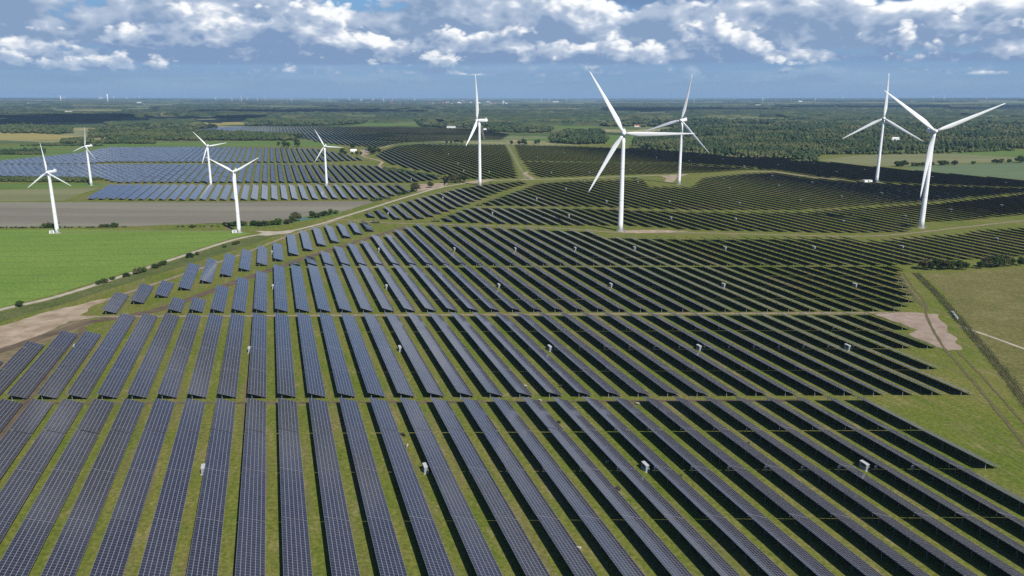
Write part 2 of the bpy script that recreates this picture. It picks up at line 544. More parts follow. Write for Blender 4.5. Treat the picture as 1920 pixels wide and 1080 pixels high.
M = dict(
    ground=mat('meadow_ground', ground_fn),
    meadow=mat('green_crop', grass_fn([(0.0, (0.11, 0.18, 0.03)), (0.4, (0.145, 0.225, 0.038)), (0.75, (0.17, 0.245, 0.048)), (1.0, (0.22, 0.265, 0.075))], 0.012, False, 0.3, (0.1, 0.13, 0.035), 0.5, tram=21.0)),
    pasture=mat('dry_pasture', grass_fn([(0.0, (0.085, 0.1, 0.025)), (0.35, (0.135, 0.13, 0.04)), (0.65, (0.175, 0.155, 0.055)), (1.0, (0.24, 0.195, 0.09))], 0.035, False, 0.8, (0.23, 0.18, 0.09), 0.7)),
    rough=mat('rough_grass', grass_fn([(0.0, (0.06, 0.085, 0.02)), (0.5, (0.1, 0.12, 0.035)), (1.0, (0.16, 0.15, 0.065))], 0.05, False, 0.8, (0.18, 0.15, 0.075), 0.5)),
    stubble=mat('ploughed_earth', earth_fn((0.16, 0.142, 0.108), (0.225, 0.208, 0.15), 0.02, stretch=(0.08, 1.0, 1.0))),
    palegrass=mat('pale_field', earth_fn((0.15, 0.16, 0.065), (0.21, 0.205, 0.095), 0.02, stretch=(0.08, 1.0, 1.0))),
    greenfield=mat('green_field', earth_fn((0.085, 0.14, 0.025), (0.12, 0.175, 0.04), 0.02, stretch=(0.2, 1.0, 1.0))),
    bluefield=mat('blue_green_field', earth_fn((0.1, 0.14, 0.065), (0.13, 0.17, 0.08), 0.015, stretch=(0.3, 1.0, 1.0))),
    yellowfield=mat('ripening_field', earth_fn((0.26, 0.22, 0.06), (0.33, 0.27, 0.09), 0.02, stretch=(0.1, 1.0, 1.0))),
    sand=mat('sandy_gravel', earth_fn((0.25, 0.185, 0.115), (0.42, 0.33, 0.235), 0.11)),
    gravel=mat('pale_gravel', earth_fn((0.33, 0.28, 0.21), (0.45, 0.39, 0.3), 0.12)),
    pad=mat('pink_gravel', earth_fn((0.25, 0.185, 0.135), (0.36, 0.275, 0.215), 0.16)),
    aisle=mat('dusty_aisle', earth_fn((0.2, 0.16, 0.1), (0.3, 0.235, 0.17), 0.2)),
    soil=mat('brown_soil', earth_fn((0.095, 0.07, 0.045), (0.155, 0.115, 0.075), 0.12)),
    worn=mat('worn_dirt', earth_fn((0.13, 0.115, 0.05), (0.22, 0.165, 0.105), 0.18)),
    rut=mat('worn_grass_rut', earth_fn((0.09, 0.08, 0.035), (0.15, 0.125, 0.06), 0.5)),
    darksoil=mat('dark_soil', earth_fn((0.035, 0.032, 0.02), (0.09, 0.075, 0.045), 0.4)),
    pond=plain('pond_water', (0.02, 0.04, 0.06), 0.08),
    glass=mat('solar_glass', glass_fn),
    frame=plain('aluminium_frame', (0.25, 0.248, 0.28), 0.45),
    back=plain('panel_backsheet', (0.035, 0.037, 0.042), 0.7),
    steel=plain('galvanised_steel', (0.34, 0.36, 0.38), 0.5, metal=0.3),
    shadesteel=plain('shaded_steel', (0.16, 0.17, 0.18), 0.6),  # darker copy of the post steel, imitating the shade under the tables
    turbine=mat('white_turbine_paint', turbine_fn),
    hutwall=plain('hut_wall', (0.3, 0.32, 0.31), 0.7, 0.12, 0.8),
    hutroof=plain('hut_roof', (0.5, 0.51, 0.49), 0.6, 0.1, 0.8),
    concrete=plain('concrete', (0.42, 0.4, 0.36), 0.85, 0.15, 0.9),
    darkmetal=plain('dark_metal', (0.05, 0.055, 0.06), 0.5),
    bark=plain('bark', (0.075, 0.058, 0.042), 0.9, 0.3, 2.0),
    leaf=mat('leaf_green', leaf_fn((0.028, 0.055, 0.012), (0.075, 0.115, 0.026))),
    leaf2=mat('leaf_olive', leaf_fn((0.05, 0.055, 0.022), (0.105, 0.1, 0.045))),
    leaf3=mat('leaf_dark', leaf_fn((0.018, 0.036, 0.011), (0.05, 0.08, 0.02))),
    wood=mat('forest_crown', leaf_fn((0.02, 0.038, 0.013), (0.062, 0.09, 0.024), 0.12, (0.092, 0.105, 0.035))),
    margin=mat('margin_leaf', leaf_fn((0.045, 0.07, 0.018), (0.1, 0.125, 0.035), 0.12, (0.13, 0.13, 0.05))),
    farwood=mat('far_forest_crown', leaf_fn((0.018, 0.036, 0.015), (0.055, 0.08, 0.028), 0.02, (0.09, 0.105, 0.04))),
    wool=plain('wool', (0.36, 0.31, 0.25), 0.95, 0.15, 3.0),
    darkwool=plain('dark_wool', (0.03, 0.024, 0.02), 0.95, 0.2, 3.0),
    white=plain('white_wall', (0.75, 0.74, 0.71), 0.8, 0.08, 0.3),
    redroof=plain('red_roof', (0.3, 0.085, 0.05), 0.8, 0.2, 0.4, objvar=0.3),
    greyroof=plain('grey_roof', (0.2, 0.2, 0.21), 0.8, 0.2, 0.4, objvar=0.3),
    brick=plain('red_brick', (0.3, 0.13, 0.085), 0.9, 0.2, 0.4, objvar=0.2),
    cloud=plain('cloud_white', (0.85, 0.86, 0.88), 1.0),
    hivegreen=plain('painted_green', (0.09, 0.17, 0.14), 0.6),
)
M['slab'] = M['glass']

# ------------------------------------------------------------------ ground
def build_ground():
    radii = [0, 60, 120, 200, 300, 420, 560, 720, 900, 1150, 1450, 1850, 2400, 3100, 4000, 5200, 6600, 8200, 10000, 12000, 14500, 17500, 21000, 25000, 30000, 36000, 44000]
    n = 96
    V = [(0, 0, 0)]
    for r in radii[1:]:
        for j in range(n):
            a = 2 * math.pi * j / n
            x, y = r * math.sin(a), r * math.cos(a)
            V.append((x, y, hill(x, y)))
    Fc = [(0, 1 + (j + 1) % n, 1 + j) for j in range(n)]
    for i in range(len(radii) - 2):
        a0, b0 = 1 + i * n, 1 + (i + 1) * n
        for j in range(n):
            j2 = (j + 1) % n
            Fc.append((a0 + j, a0 + j2, b0 + j2, b0 + j))
    tag(obj('ground', mesh_from('ground', V, Fc, [M['ground']])), kind='structure')


build_ground()
_lay = [0]


def sheet(name, pts, material, z=None, jitter=0.0, sub=0):
    """a flat area of the setting laid on the ground, its outline made slightly uneven"""
    if z is None:
        z = 0.02
    out = []
    n = len(pts)
    for i in range(n):
        a, b = Vector(pts[i]), Vector(pts[(i + 1) % n])
        L = (b - a).length
        m = max(1, min(60, int(L / sub))) if sub else 1
        nrm = Vector((-(b - a).y, (b - a).x)).normalized() if L > 0 else Vector((0, 0))
        for q in range(m):
            p = a.lerp(b, q / m)
            if jitter and q:
                p = p + nrm * (jitter * mnoise.noise(Vector((p.x * 0.11, p.y * 0.11, 3.1))) * 1.6)
            out.append((p.x, p.y, z))
    me = mesh_from(name, out, [tuple(range(len(out)))], [material])
    if me.polygons[0].normal.z < 0:
        me.flip_normals()
    return tag(obj(name, me), kind='structure')


def catmull(pts, step=4.0):
    P = [Vector(p) for p in pts]
    P = [P[0] * 2 - P[1]] + P + [P[-1] * 2 - P[-2]]
    out = []
    for i in range(1, len(P) - 2):
        p0, p1, p2, p3 = P[i - 1:i + 3]
        m = max(2, int((p2 - p1).length / step))
        for q in range(m):
            t = q / m
            out.append(0.5 * ((2 * p1) + (p2 - p0) * t + (2 * p0 - 5 * p1 + 4 * p2 - p3) * t * t + (3 * p1 - p0 - 3 * p2 + p3) * t ** 3))
    out.append(P[-2])
    return out


def ribbon(name, pts, width, material, z, jit=0.25, step=4.0):
    c = catmull(pts, step)
    V, Fc = [], []
    for i, p in enumerate(c):
        d = (c[min(i + 1, len(c) - 1)] - c[max(i - 1, 0)]).normalized()
        nrm = Vector((-d.y, d.x))
        w = width if not callable(width) else width(i / (len(c) - 1))
        for s in (-1, 1):
            j = jit * mnoise.noise(Vector((p.x * 0.15 + s * 9, p.y * 0.15, 0.4)))
            q = p + nrm * (s * w / 2 + j)
            V.append((q.x, q.y, z))
    for i in range(len(c) - 1):
        Fc.append((2 * i + 1, 2 * i, 2 * i + 2, 2 * i + 3))
    me = mesh_from(name, V, Fc, [material])
    if me.polygons[0].normal.z < 0:
        me.flip_normals()
    return tag(obj(name, me), kind='structure')


# fields, left side
sheet('green_field', gp([(-500, 700), (-260, 436), (0, 431), (90, 430), (250, 431), (438, 433), (472, 437), (430, 448), (330, 480), (210, 519), (100, 553), (0, 577), (-200, 640)]), M['meadow'], 0.02, 1.5, 12)
sheet('ploughed_field', gp([(-300, 427), (0, 427), (260, 424), (440, 417), (560, 410), (640, 397), (705, 377), (400, 379), (0, 379), (-300, 379)]), M['stubble'], 0.03, 2, 20)
sheet('pale_field', gp([(-300, 377), (0, 377), (120, 376), (155, 362), (190, 352), (100, 353), (0, 356), (-300, 358)]), M['palegrass'], 0.03, 2, 20)
sheet('crop_strip', gp([(-300, 357), (0, 355), (185, 351), (205, 345), (150, 343), (0, 345), (-300, 347)]), M['greenfield'], 0.03, 2, 20)
sheet('ditch_bank', gp([(440, 428), (520, 424), (600, 410), (640, 402), (625, 397), (560, 409), (480, 417), (445, 420)]), M['greenfield'], 0.05, 2, 10)
sheet('road_verge', gp([(-200, 680), (0, 604), (120, 570), (240, 530), (330, 503), (420, 475), (500, 448), (540, 436), (480, 442), (430, 455), (330, 488), (210, 528), (100, 562), (0, 585), (-200, 655)]), M['rough'], 0.035, 1.5, 10)
sheet('far_left_field', gp([(-250, 283), (0, 281), (130, 280), (205, 276), (150, 287), (60, 297), (0, 303), (-250, 330)]), M['greenfield'], 0.05, 4, 30)
sheet('long_green_field', gp([(-250, 277), (0, 275), (300, 266), (600, 263), (640, 274), (480, 274), (205, 275), (0, 281), (-250, 282)]), M['greenfield'], 0.06, 4, 30)
sheet('ripening_field', gp([(-250, 264), (0, 262), (118, 262), (150, 256), (60, 249), (0, 247), (-250, 248)]), M['yellowfield'], 0.06, 4, 40)
sheet('farther_field', gp([(-100, 240), (50, 238), (52, 235), (-100, 235)]), M['yellowfield'], 0.07, 4, 40)
sheet('far_green_field', gp([(655, 236), (795, 236), (780, 231), (690, 231)]), M['greenfield'], 0.08, 4, 40)
sheet('far_meadow', gp([(940, 243), (1050, 244), (1110, 240), (1130, 236), (950, 236)]), M['greenfield'], 0.08, 4, 40)
# fields, right side
sheet('pasture', gp([(1735, 515), (1790, 511), (1920, 501), (2300, 470), (2600, 560), (2500, 900), (2100, 900), (1920, 748), (1830, 632), (1775, 552)]), M['pasture'], 0.02, 2, 8)
sheet('blue_green_field', gp([(1690, 314), (1800, 308), (1920, 303), (2200, 300), (2300, 355), (1920, 337), (1770, 325)]), M['bluefield'], 0.04, 4, 40)
sheet('pale_meadow', gp([(1535, 300), (1600, 292), (1740, 288), (1920, 284), (2200, 282), (2200, 297), (1920, 301), (1780, 307), (1680, 312), (1600, 308)]), M['palegrass'], 0.05, 4, 40)
sheet('upper_meadow', gp([(1770, 287), (1920, 281), (2200, 279), (2200, 292), (1920, 296)]), M['greenfield'], 0.07, 4, 40)
sheet('forest_clearing', gp([(1780, 263), (1920, 257), (2100, 256), (2100, 259), (1920, 261)]), M['greenfield'], 0.08, 4, 40)
sheet('wood_meadow', gp([(955, 262), (1050, 266), (1200, 272), (1290, 279), (1190, 262), (1290, 258), (1120, 252)]), M['greenfield'], 0.05, 4, 40)
sheet('hill_field', gp([(1700, 206), (1790, 206), (1770, 197), (1720, 197)]), M['greenfield'], 0.1, 4, 40)

for q, (xa, xb, ya, yb, mt) in enumerate(((1313, 1370, 206, 203, 'palegrass'), (1387, 1480, 210, 206, 'greenfield'), (1500, 1547, 211, 207, 'palegrass'), (1570, 1630, 204, 201.5, 'palegrass'), (1723, 1793, 212, 202, 'bluefield'), (1488, 1512, 231, 223, 'palegrass'), (1520, 1568, 229, 222, 'palegrass'), (1750, 1810, 234, 216, 'palegrass'), (1300, 1350, 234, 222, 'palegrass'), (1595, 1655, 260, 254, 'yellowfield'), (1400, 1470, 252, 248, 'palegrass'), (1820, 1900, 250, 246, 'palegrass'),
                                             (30, 90, 214, 207, 'palegrass'), (80, 200, 210, 206, 'yellowfield'), (230, 340, 203, 199, 'palegrass'), (420, 560, 206, 203, 'greenfield'), (-60, 60, 200, 196, 'palegrass'), (560, 660, 213, 210, 'palegrass'), (240, 420, 232, 226, 'palegrass'), (380, 460, 235, 229, 'yellowfield'), (700, 790, 206, 203.5, 'palegrass'), (955, 1090, 207, 203, 'palegrass'), (1080, 1190, 222, 218, 'palegrass'), (1200, 1300, 200, 198, 'bluefield'), (1840, 1980, 197, 194, 'greenfield'))):
    sheet('distant_field', gp([(xa, ya), (xb, ya - 0.2 * (ya - yb)), (xb - 0.1 * (xb - xa), yb), (xa + 0.12 * (xb - xa), yb + 0.1 * (ya - yb))]), M[mt], 0.3, 6, 60)

# tracks and gravel
ribbon('farm_road', gp([(-160, 625), (0, 581), (100, 558), (210, 524), (330, 484), (430, 452), (480, 441), (540, 434), (600, 420), (645, 406), (700, 389), (760, 370), (820, 353), (870, 344), (910, 339), (1000, 336.5), (1060, 335), (1200, 330), (1290, 327)]), 4.6, M['gravel'], 0.06)
ribbon('service_track', gp([(130, 588), (215, 557), (330, 519), (450, 478), (540, 443), (600, 424), (640, 412), (690, 416), (760, 419), (860, 421.5), (1060, 428.5), (1160, 436), (1300, 436.5), (1450, 440), (1580, 443), (1680, 440), (1790, 428), (1920, 414), (2100, 400)]), 3.4, M['aisle'], 0.075)
ribbon('turbine_access', gp([(452, 434), (300, 433.5), (112, 436)]), 3.0, M['palegrass'], 0.05)
sheet('junction_gravel', gp([(480, 441), (492, 436), (478, 433), (520, 434), (560, 430), (545, 437), (500, 442)]), M['gravel'], 0.07, 0.6, 3)
sheet('sandy_yard', gp([(-150, 650), (0, 612), (60, 594), (120, 577), (200, 560), (165, 580), (150, 592), (190, 594), (130, 602), (90, 622), (50, 640), (0, 662), (-150, 720)]), M['sand'], 0.08, 2.2, 4)
ribbon('brown_track', gp([(-40, 672), (40, 645), (110, 622), (170, 604), (300, 580), (430, 533), (560, 488), (640, 462), (720, 438), (762, 425)]), 6.6, M['soil'], 0.1, 0.9)
sheet('worn_ground', gp([(-150, 722), (0, 660), (50, 640), (95, 620), (130, 602), (190, 598), (160, 612), (120, 632), (80, 650), (40, 672), (0, 705), (-150, 790)]), M['worn'], 0.045, 2.5, 3)
ribbon('soil_strip', gp([(158, 614), (140, 636), (108, 674), (72, 722), (40, 766), (0, 822), (-45, 890)]), 2.8, M['soil'], 0.105, 0.6)
ribbon('gravel_aisle', gp([(160, 594), (300, 593.5), (700, 591.5), (1200, 589), (1660, 587)]), 2.9, M['aisle'], 0.12)
ribbon('dirt_aisle', gp([(-60, 757.5), (0, 757), (900, 754), (1500, 751)]), 1.9, M['soil'], 0.05, 0.6)
sheet('gravel_pad', gp([(1640, 590), (1660, 585), (1758, 589), (1780, 620), (1802, 656), (1775, 658), (1735, 640), (1706, 628), (1722, 619), (1690, 605)]), M['pad'], 0.05, 2.2, 1.5)
ribbon('wheel_rut', gp([(1694, 512), (1712, 540), (1735, 568), (1738, 595), (1757, 632), (1775, 658), (1830, 722), (1925, 838), (2000, 930)]), 1.3, M['rut'], 0.09, 0.5)
ribbon('wheel_rut', gp([(1684, 515), (1700, 538), (1722, 565), (1733, 575)]), 2.2, M['rut'], 0.085, 0.5)
ribbon('wheel_rut', gp([(1795, 658), (1850, 716), (1960, 840)]), 0.9, M['rut'], 0.09, 0.4)
ribbon('pasture_path', gp([(1800, 612), (1860, 632), (1925, 656), (2050, 700)]), 1.9, M['gravel'], 0.06, 0.4)
hedge_line = gp([(1716, 512), (1755, 550), (1800, 602), (1860, 673), (1925, 758), (2000, 860)])
for off in (-2.2, -0.75, 0.75, 2.2):
    ribbon('planting_furrow', [(x + off * 0.87, y + off * 0.5) for x, y in hedge_line], 0.62, M['darksoil'], 0.06, 0.25)
ribbon('field_path', gp([(945, 262), (962, 290), (975, 315), (982, 325), (985, 336)]), 5.0, M['palegrass'], 0.05, 1.2)
ribbon('access_track', gp([(1000, 336), (985, 326), (990, 322)]), 6.0, M['sand'], 0.08, 1.0)
ribbon('access_track', gp([(1400, 321.5), (1450, 322), (1530, 332.5), (1600, 338), (1655, 343)]), 5.0, M['sand'], 0.08, 1.0)
ribbon('access_track', gp([(990, 261), (965, 262), (955, 268), (870, 273), (760, 268), (720, 276), (690, 283), (680, 292), (715, 303), (712, 313), (760, 318)]), 5.0, M['sand'], 0.085, 1.2)
sheet('turbine_pad', gp([(870, 342), (900, 337), (930, 336), (905, 343), (880, 344)]), M['sand'], 0.09, 2, 8)
sheet('turbine_pad', gp([(1236, 330), (1290, 327), (1268, 334), (1262, 342), (1245, 341), (1250, 334)]), M['sand'], 0.09, 2, 8)
sheet('turbine_pad', gp([(1172, 432), (1240, 431), (1300, 434), (1220, 437), (1165, 437)]), M['sand'], 0.09, 1, 5)
sheet('farm_yard', gp([(675, 281), (695, 281), (690, 290), (678, 290)]), M['sand'], 0.09, 2, 8)
sheet('pasture_edge', gp([(770, 346), (840, 343), (830, 352), (780, 360)]), M['sand'], 0.05, 2, 8)
ribbon('soil_aisle', gp([(190, 345.5), (500, 346), (700, 344), (790, 348)]), 5.0, M['stubble'], 0.05, 1.0)
sheet('pond', gp([(556, 413), (574, 412), (580, 409), (566, 410)]), M['pond'], 0.1, 0.5, 2)

# ------------------------------------------------------------------ solar rows
TILT = R(20.5)
Z_LOW, Z_HIGH = 0.9, 0.9 + 2 * HALF_W * math.tan(TILT)
SLOT = 29.35                                      # table length plus its gap, along the row


def zx(x):
    return Z_LOW + (HALF_W - x) * math.tan(TILT)


_tabs = {}


def table_mesh(n):
    """panel table of n by six modules: dark glass set into pale frames, thick back sheet"""
    if n in _tabs:
        return _tabs[n]
    L = n * CELL
    mb = MB()
    xs = np.linspace(-HALF_W, HALF_W, NACR + 1)
    ys = np.linspace(-L / 2, L / 2, n + 1)
    nx, nz = math.sin(TILT), math.cos(TILT)

    def P(x, y, d=0.0):
        return (x + nx * d, y, zx(x) + nz * d)
    for i in range(NACR):
        for j in range(n):
            x0, x1, y0, y1 = xs[i], xs[i + 1], ys[j], ys[j + 1]
            gx, gy = 0.06, 0.026
            o = [P(x0, y0), P(x1, y0), P(x1, y1), P(x0, y1)]
            q = [P(x0 + gx, y0 + gy, -0.012), P(x1 - gx, y0 + gy, -0.012), P(x1 - gx, y1 - gy, -0.012), P(x0 + gx, y1 - gy, -0.012)]
            mb.add(o + q, [(0, 1, 5, 4), (1, 2, 6, 5), (2, 3, 7, 6), (3, 0, 4, 7)], 1)
            mb.add(q, [(0, 1, 2, 3)], 0)
    t = -0.07
    c = [P(-HALF_W, -L / 2), P(HALF_W, -L / 2), P(HALF_W, L / 2), P(-HALF_W, L / 2)]
    e = [P(-HALF_W, -L / 2, t), P(HALF_W, -L / 2, t), P(HALF_W, L / 2, t), P(-HALF_W, L / 2, t)]
    mb.add(c + e, [(0, 4, 5, 1), (1, 5, 6, 2), (2, 6, 7, 3), (3, 7, 4, 0)], 1)
    mb.add(e, [(3, 2, 1, 0)], 2)
    _tabs[n] = mb.mesh('panel_table', [M['glass'], M['frame'], M['back']])
    return _tabs[n]


_frames = {}
XF, XB = 1.7, -1.9


def frame_mesh(n, skip_end):
    key = (n, skip_end)
    if key in _frames:
        return _frames[key]
    L = n * CELL
    mb = MB()
    m = max(2, int(round(L / 4.8)))
    for i in range(m):
        y = -L / 2 + 1.1 + (L - 2.2) * i / (m - 1)
        if not (skip_end and i == 0):
            for x in (XF, XB):
                mb.box(x - 0.06, x + 0.06, y - 0.06, y + 0.06, -0.05, zx(x) - 0.2)
        mb.bar((-HALF_W + 0.3, y + 0.14, zx(-HALF_W + 0.3) - 0.19), (HALF_W - 0.3, y + 0.14, zx(HALF_W - 0.3) - 0.19), 0.1)
    for x in (-2.2, 0.0, 2.2):
        mb.bar((x, -L / 2 + 0.1, zx(x) - 0.115), (x, L / 2 - 0.1, zx(x) - 0.115), 0.07)
    _frames[key] = mb.mesh('support_frame', [M['shadesteel']])
    return _frames[key]


_posts = {}


def post_mesh(x):
    if x not in _posts:
        mb = MB()
        mb.box(-0.07, 0.07, -0.07, 0.07, -0.05, zx(x) - 0.2)
        mb.box(-0.13, 0.13, -0.09, 0.09, zx(x) - 0.32, zx(x) - 0.25)
        _posts[x] = mb.mesh('support_post', [M['steel']])
    return _posts[x]


_bx = MB()
_bx.box(-0.28, 0.28, -0.45, 0.45, 1.15, 2.05)
_bx.box(-0.33, 0.33, -0.5, 0.5, 2.053, 2.12)
_bx.box(-0.05, 0.05, -0.3, -0.2, -0.05, 1.148)
_bx.box(-0.05, 0.05, 0.2, 0.3, -0.05, 1.148)
BOXM = _bx.mesh('combiner_box', [M['steel']])


def row_point(k, s):
    """point at distance s along row line k"""
    return EDGE0 + PITCH_X * k + math.sin(ROW_AZ) * s, math.cos(ROW_AZ) * s


def clip_row(k, poly):
    """intervals of s where row line k lies inside the ground polygon"""
    x0 = EDGE0 + PITCH_X * k
    dx, dy = math.sin(ROW_AZ), math.cos(ROW_AZ)
    hits = []
    n = len(poly)
    for i in range(n):
        (ax, ay), (bx, by) = poly[i], poly[(i + 1) % n]
        ex, ey = bx - ax, by - ay
        den = dx * ey - dy * ex
        if abs(den) < 1e-9:
            continue
        s = ((ax - x0) * ey - ay * ex) / den
        u = ((ax - x0) * dy - ay * dx) / den
        if 0 <= u < 1:
            hits.append(s)
    hits.sort()
    return [(hits[i], hits[i + 1]) for i in range(0, len(hits) - 1, 2)]


def split_tables(s0, s1, anchor):
    """divide a row into tables on the common slot raster that starts at `anchor`"""
    out = []
    i0 = math.floor((s0 - anchor) / SLOT + 1e-6)
    a = s0
    i = i0
    while a < s1 - 1.0:
        b = min(s1, anchor + (i + 1) * SLOT)
        n = int((b - a - 0.2) / CELL)
        if n >= 4:
            n = min(n, 25)
            mid = (a + b) / 2
            out.append((mid, n))
        a = b
        i += 1
    return out


def Yline(y):
    return y


BLOCKS = []                                        # (polygon, near Y on the axis, label, group, thing?, drop rows)


def block(poly, near, label, group, things=True):
    BLOCKS.append((poly, near, label, group, things))


TW = 0.0127                                        # the aisles run slightly askew to X


def quad(y0, y1, xl, xr):
    return [(xl, y0 + TW * xl), (xr, y0 + TW * xr), (xr, y1 + TW * xr), (xl, y1 + TW * xl)]


def between(y0, y1, left, right):
    """area between two aisles (Y on the axis), with left and right outlines given near to far"""
    return left + right[::-1]


def at_y(x, Y0):
    return (x, Y0 + TW * x)


def edge_of(k, s_shift=0.5):
    """X intercept half way between row k and row k+1"""
    return EDGE0 + PITCH_X * (k + s_shift)


def on_line(k, Y):
    """point on the strip boundary right of row k at depth Y"""
    return (edge_of(k) + TANR * Y, Y)


# bottom block, Y 129 .. 269.5 ; its last rows on the pasture side are shorter
kR = 19
B1 = [at_y(-190, 129), at_y(210, 129)]
B1 = [at_y(-190, 129)]
right = [on_line(kR - 2, 129), on_line(kR - 2, 184.5), on_line(kR - 1, 184.5), on_line(kR - 1, 212.6), on_line(kR, 212.6), on_line(kR, 269.5 + TW * 120)]
B1 = [at_y(-190, 129)] + right + [at_y(-215, 269.5)]
block(B1, 129, 'long row of dark solar panels between the dirt aisle and the nearest open end', 'long rows in the nearest panel block')
# middle block 273.5 .. 385.5
right = [on_line(kR + 4, 273.5), on_line(kR + 4, 301.9), on_line(kR + 5, 301.9), on_line(kR + 5, 329.6), on_line(kR + 7, 329.6), on_line(kR + 7, 357.2), on_line(kR + 8, 357.2), on_line(kR + 8, 385.5)]
B2 = [(x, y + TW * x) for x, y in right] + [on_line(-8, 383), on_line(-8, 352), on_line(-10, 352), on_line(-10, 336), on_line(-11, 336), on_line(-11, 313), on_line(-15, 313), on_line(-15, 269)]
block(B2, 273.5, 'row of four dark panel tables between the dirt aisle and the gravel aisle', 'rows between the dirt aisle and the gravel aisle')
# third block 391 .. 503.3, left side cut by the brown track, right side by the wheel ruts
left3 = gp([(312, 589), (312, 566), (376, 566), (388, 544), (424, 542), (428, 529), (462, 527), (463, 517), (496, 515), (497, 505), (520, 503)])
right3 = gp([(1688, 586), (1702, 575), (1716, 566), (1704, 549), (1696, 537), (1688, 521), (1692, 506), (1700, 500.5)])
B3 = left3 + right3[::-1]
block(B3, 391, 'row of solar panels directly beyond the gravel aisle', 'rows beyond the gravel aisle')
left4 = gp([(520, 500), (527, 497), (556, 496), (560, 488), (588, 486), (590, 478), (615, 477), (618, 468), (640, 467), (640, 463), (668, 462), (688, 456), (690, 446), (730, 444), (745, 436), (765, 430), (778, 423.5)])
top4 = gp([(860, 426), (970, 430), (1053, 433), (1120, 436), (1134, 447), (1300, 450), (1580, 449), (1650, 456), (1668, 452), (1747, 446), (1790, 445), (1830, 437), (1920, 432), (2150, 425)])
bot4 = gp([(2150, 470), (1920, 484), (1790, 489), (1722, 496), (1700, 499)])
B4 = left4 + top4 + bot4
block(B4, 507, 'row of solar panels ending at the service track below the turbines', 'rows below the service track')
stripL = [(205, 563), (245, 549), (290, 537), (318, 534), (340, 508), (375, 498), (410, 489), (440, 480), (470, 472), (497, 464), (522, 461), (525, 449), (552, 443), (576, 436), (598, 430), (622, 426), (648, 423), (670, 420), (705, 417)]
stripR = [(188, 592), (232, 590), (236, 573), (275, 572), (282, 561), (322, 560), (328, 547), (362, 546), (368, 534), (402, 533), (410, 522), (438, 521), (444, 511), (474, 510), (478, 501), (506, 500), (512, 492), (536, 491), (540, 482), (562, 481), (568, 473), (590, 472), (596, 464), (618, 463), (640, 452), (664, 444), (686, 438), (712, 431)]
block(gp(stripL) + gp(stripR)[::-1], 430, 'short sloping panel table standing alone between the brown track and the service track', 'short tables beside the brown track')
# beyond the service track
C1 = gp([(683, 406), (695, 399), (730, 390), (790, 372), (860, 355), (905, 347), (985, 340), (990, 345), (940, 360), (880, 384), (800, 411), (765, 414), (700, 411)])
block(C1, 720, 'row of panels in the wedge between farm road and grassy diagonal path', 'rows in the wedge beside the farm road')
C2 = gp([(812, 416), (842, 406), (900, 384), (960, 363), (1010, 345), (1060, 341), (1150, 339), (1205, 339), (1218, 352), (1300, 353), (1320, 336), (1400, 328), (1450, 326), (1530, 337), (1600, 343), (1700, 349), (1920, 356), (2200, 360), (2200, 385), (1920, 404), (1800, 415), (1735, 417), (1700, 436), (1580, 438), (1300, 432), (1180, 424), (1060, 424), (900, 420)])
block(C2, 690, 'row of panels in the broad block behind the tall turbine', 'rows behind the service track')
H3 = gp([(152, 376), (215, 349), (500, 350), (752, 348), (778, 359), (712, 375), (400, 377)])
block(H3, 855, 'row of bluish panels beside the ploughed field', 'rows beside the ploughed field')
H2 = gp([(-200, 312), (0, 311), (205, 310), (480, 309), (700, 311), (755, 319), (805, 327), (838, 336), (770, 343), (215, 344), (190, 336), (0, 332), (-200, 331)])
H1 = gp([(-200, 321), (0, 304), (60, 298), (150, 289), (205, 278), (340, 277), (590, 279), (640, 288), (690, 301), (560, 305.5), (205, 305), (150, 309), (0, 310), (-200, 311)])
block(H2, 1035, 'row of panels north of the small turbines', 'rows behind the small turbines', False)
block(H1, 1340, '', '', False)
D = gp([(966, 273), (1080, 276), (1280, 284), (1500, 301), (1700, 321), (1920, 341), (2200, 360), (2200, 365), (1920, 354), (1700, 346), (1600, 339), (1530, 331), (1450, 320), (1400, 319), (1330, 324), (1200, 327), (1060, 332), (1010, 333), (992, 318), (975, 295)])
block(D, 1150, '', '', False)
Fp = gp([(706, 292), (718, 283), (745, 274), (790, 270), (870, 273), (946, 272), (958, 295), (970, 330), (975, 335), (870, 336), (822, 326), (755, 314), (725, 305)])
block(Fp, 1080, '', '', False)
Gp = gp([(352, 245), (420, 239), (480, 237), (650, 238), (790, 239), (900, 243), (956, 253), (940, 262), (830, 265), (760, 267), (705, 277), (640, 272), (590, 266), (570, 258), (470, 247)])
block(Gp, 1900, '', '', False)

# grassy breaks that run across the broad far blocks
BREAKS = {6: [gp([(880, 390.5), (1100, 392), (1300, 399), (1500, 400), (1620, 392), (1750, 385), (1930, 366), (2200, 350), (2200, 345), (1930, 362), (1750, 380), (1620, 387), (1500, 395), (1300, 394.5), (1100, 388), (880, 387)])],
          10: [gp([(970, 303), (1130, 306), (1280, 310), (1420, 318), (1420, 315.5), (1280, 308), (1130, 304), (970, 301.5)])]}


def cut_breaks(bi, k, spans):
    for br in BREAKS.get(bi, ()):
        for (a, b) in clip_row(k, br):
            out = []
            for (s0, s1) in spans:
                if b <= s0 or a >= s1:
                    out.append((s0, s1))
                    continue
                if a - s0 > 6:
                    out.append((s0, a))
                if s1 - b > 6:
                    out.append((b, s1))
            spans = out
    return spans


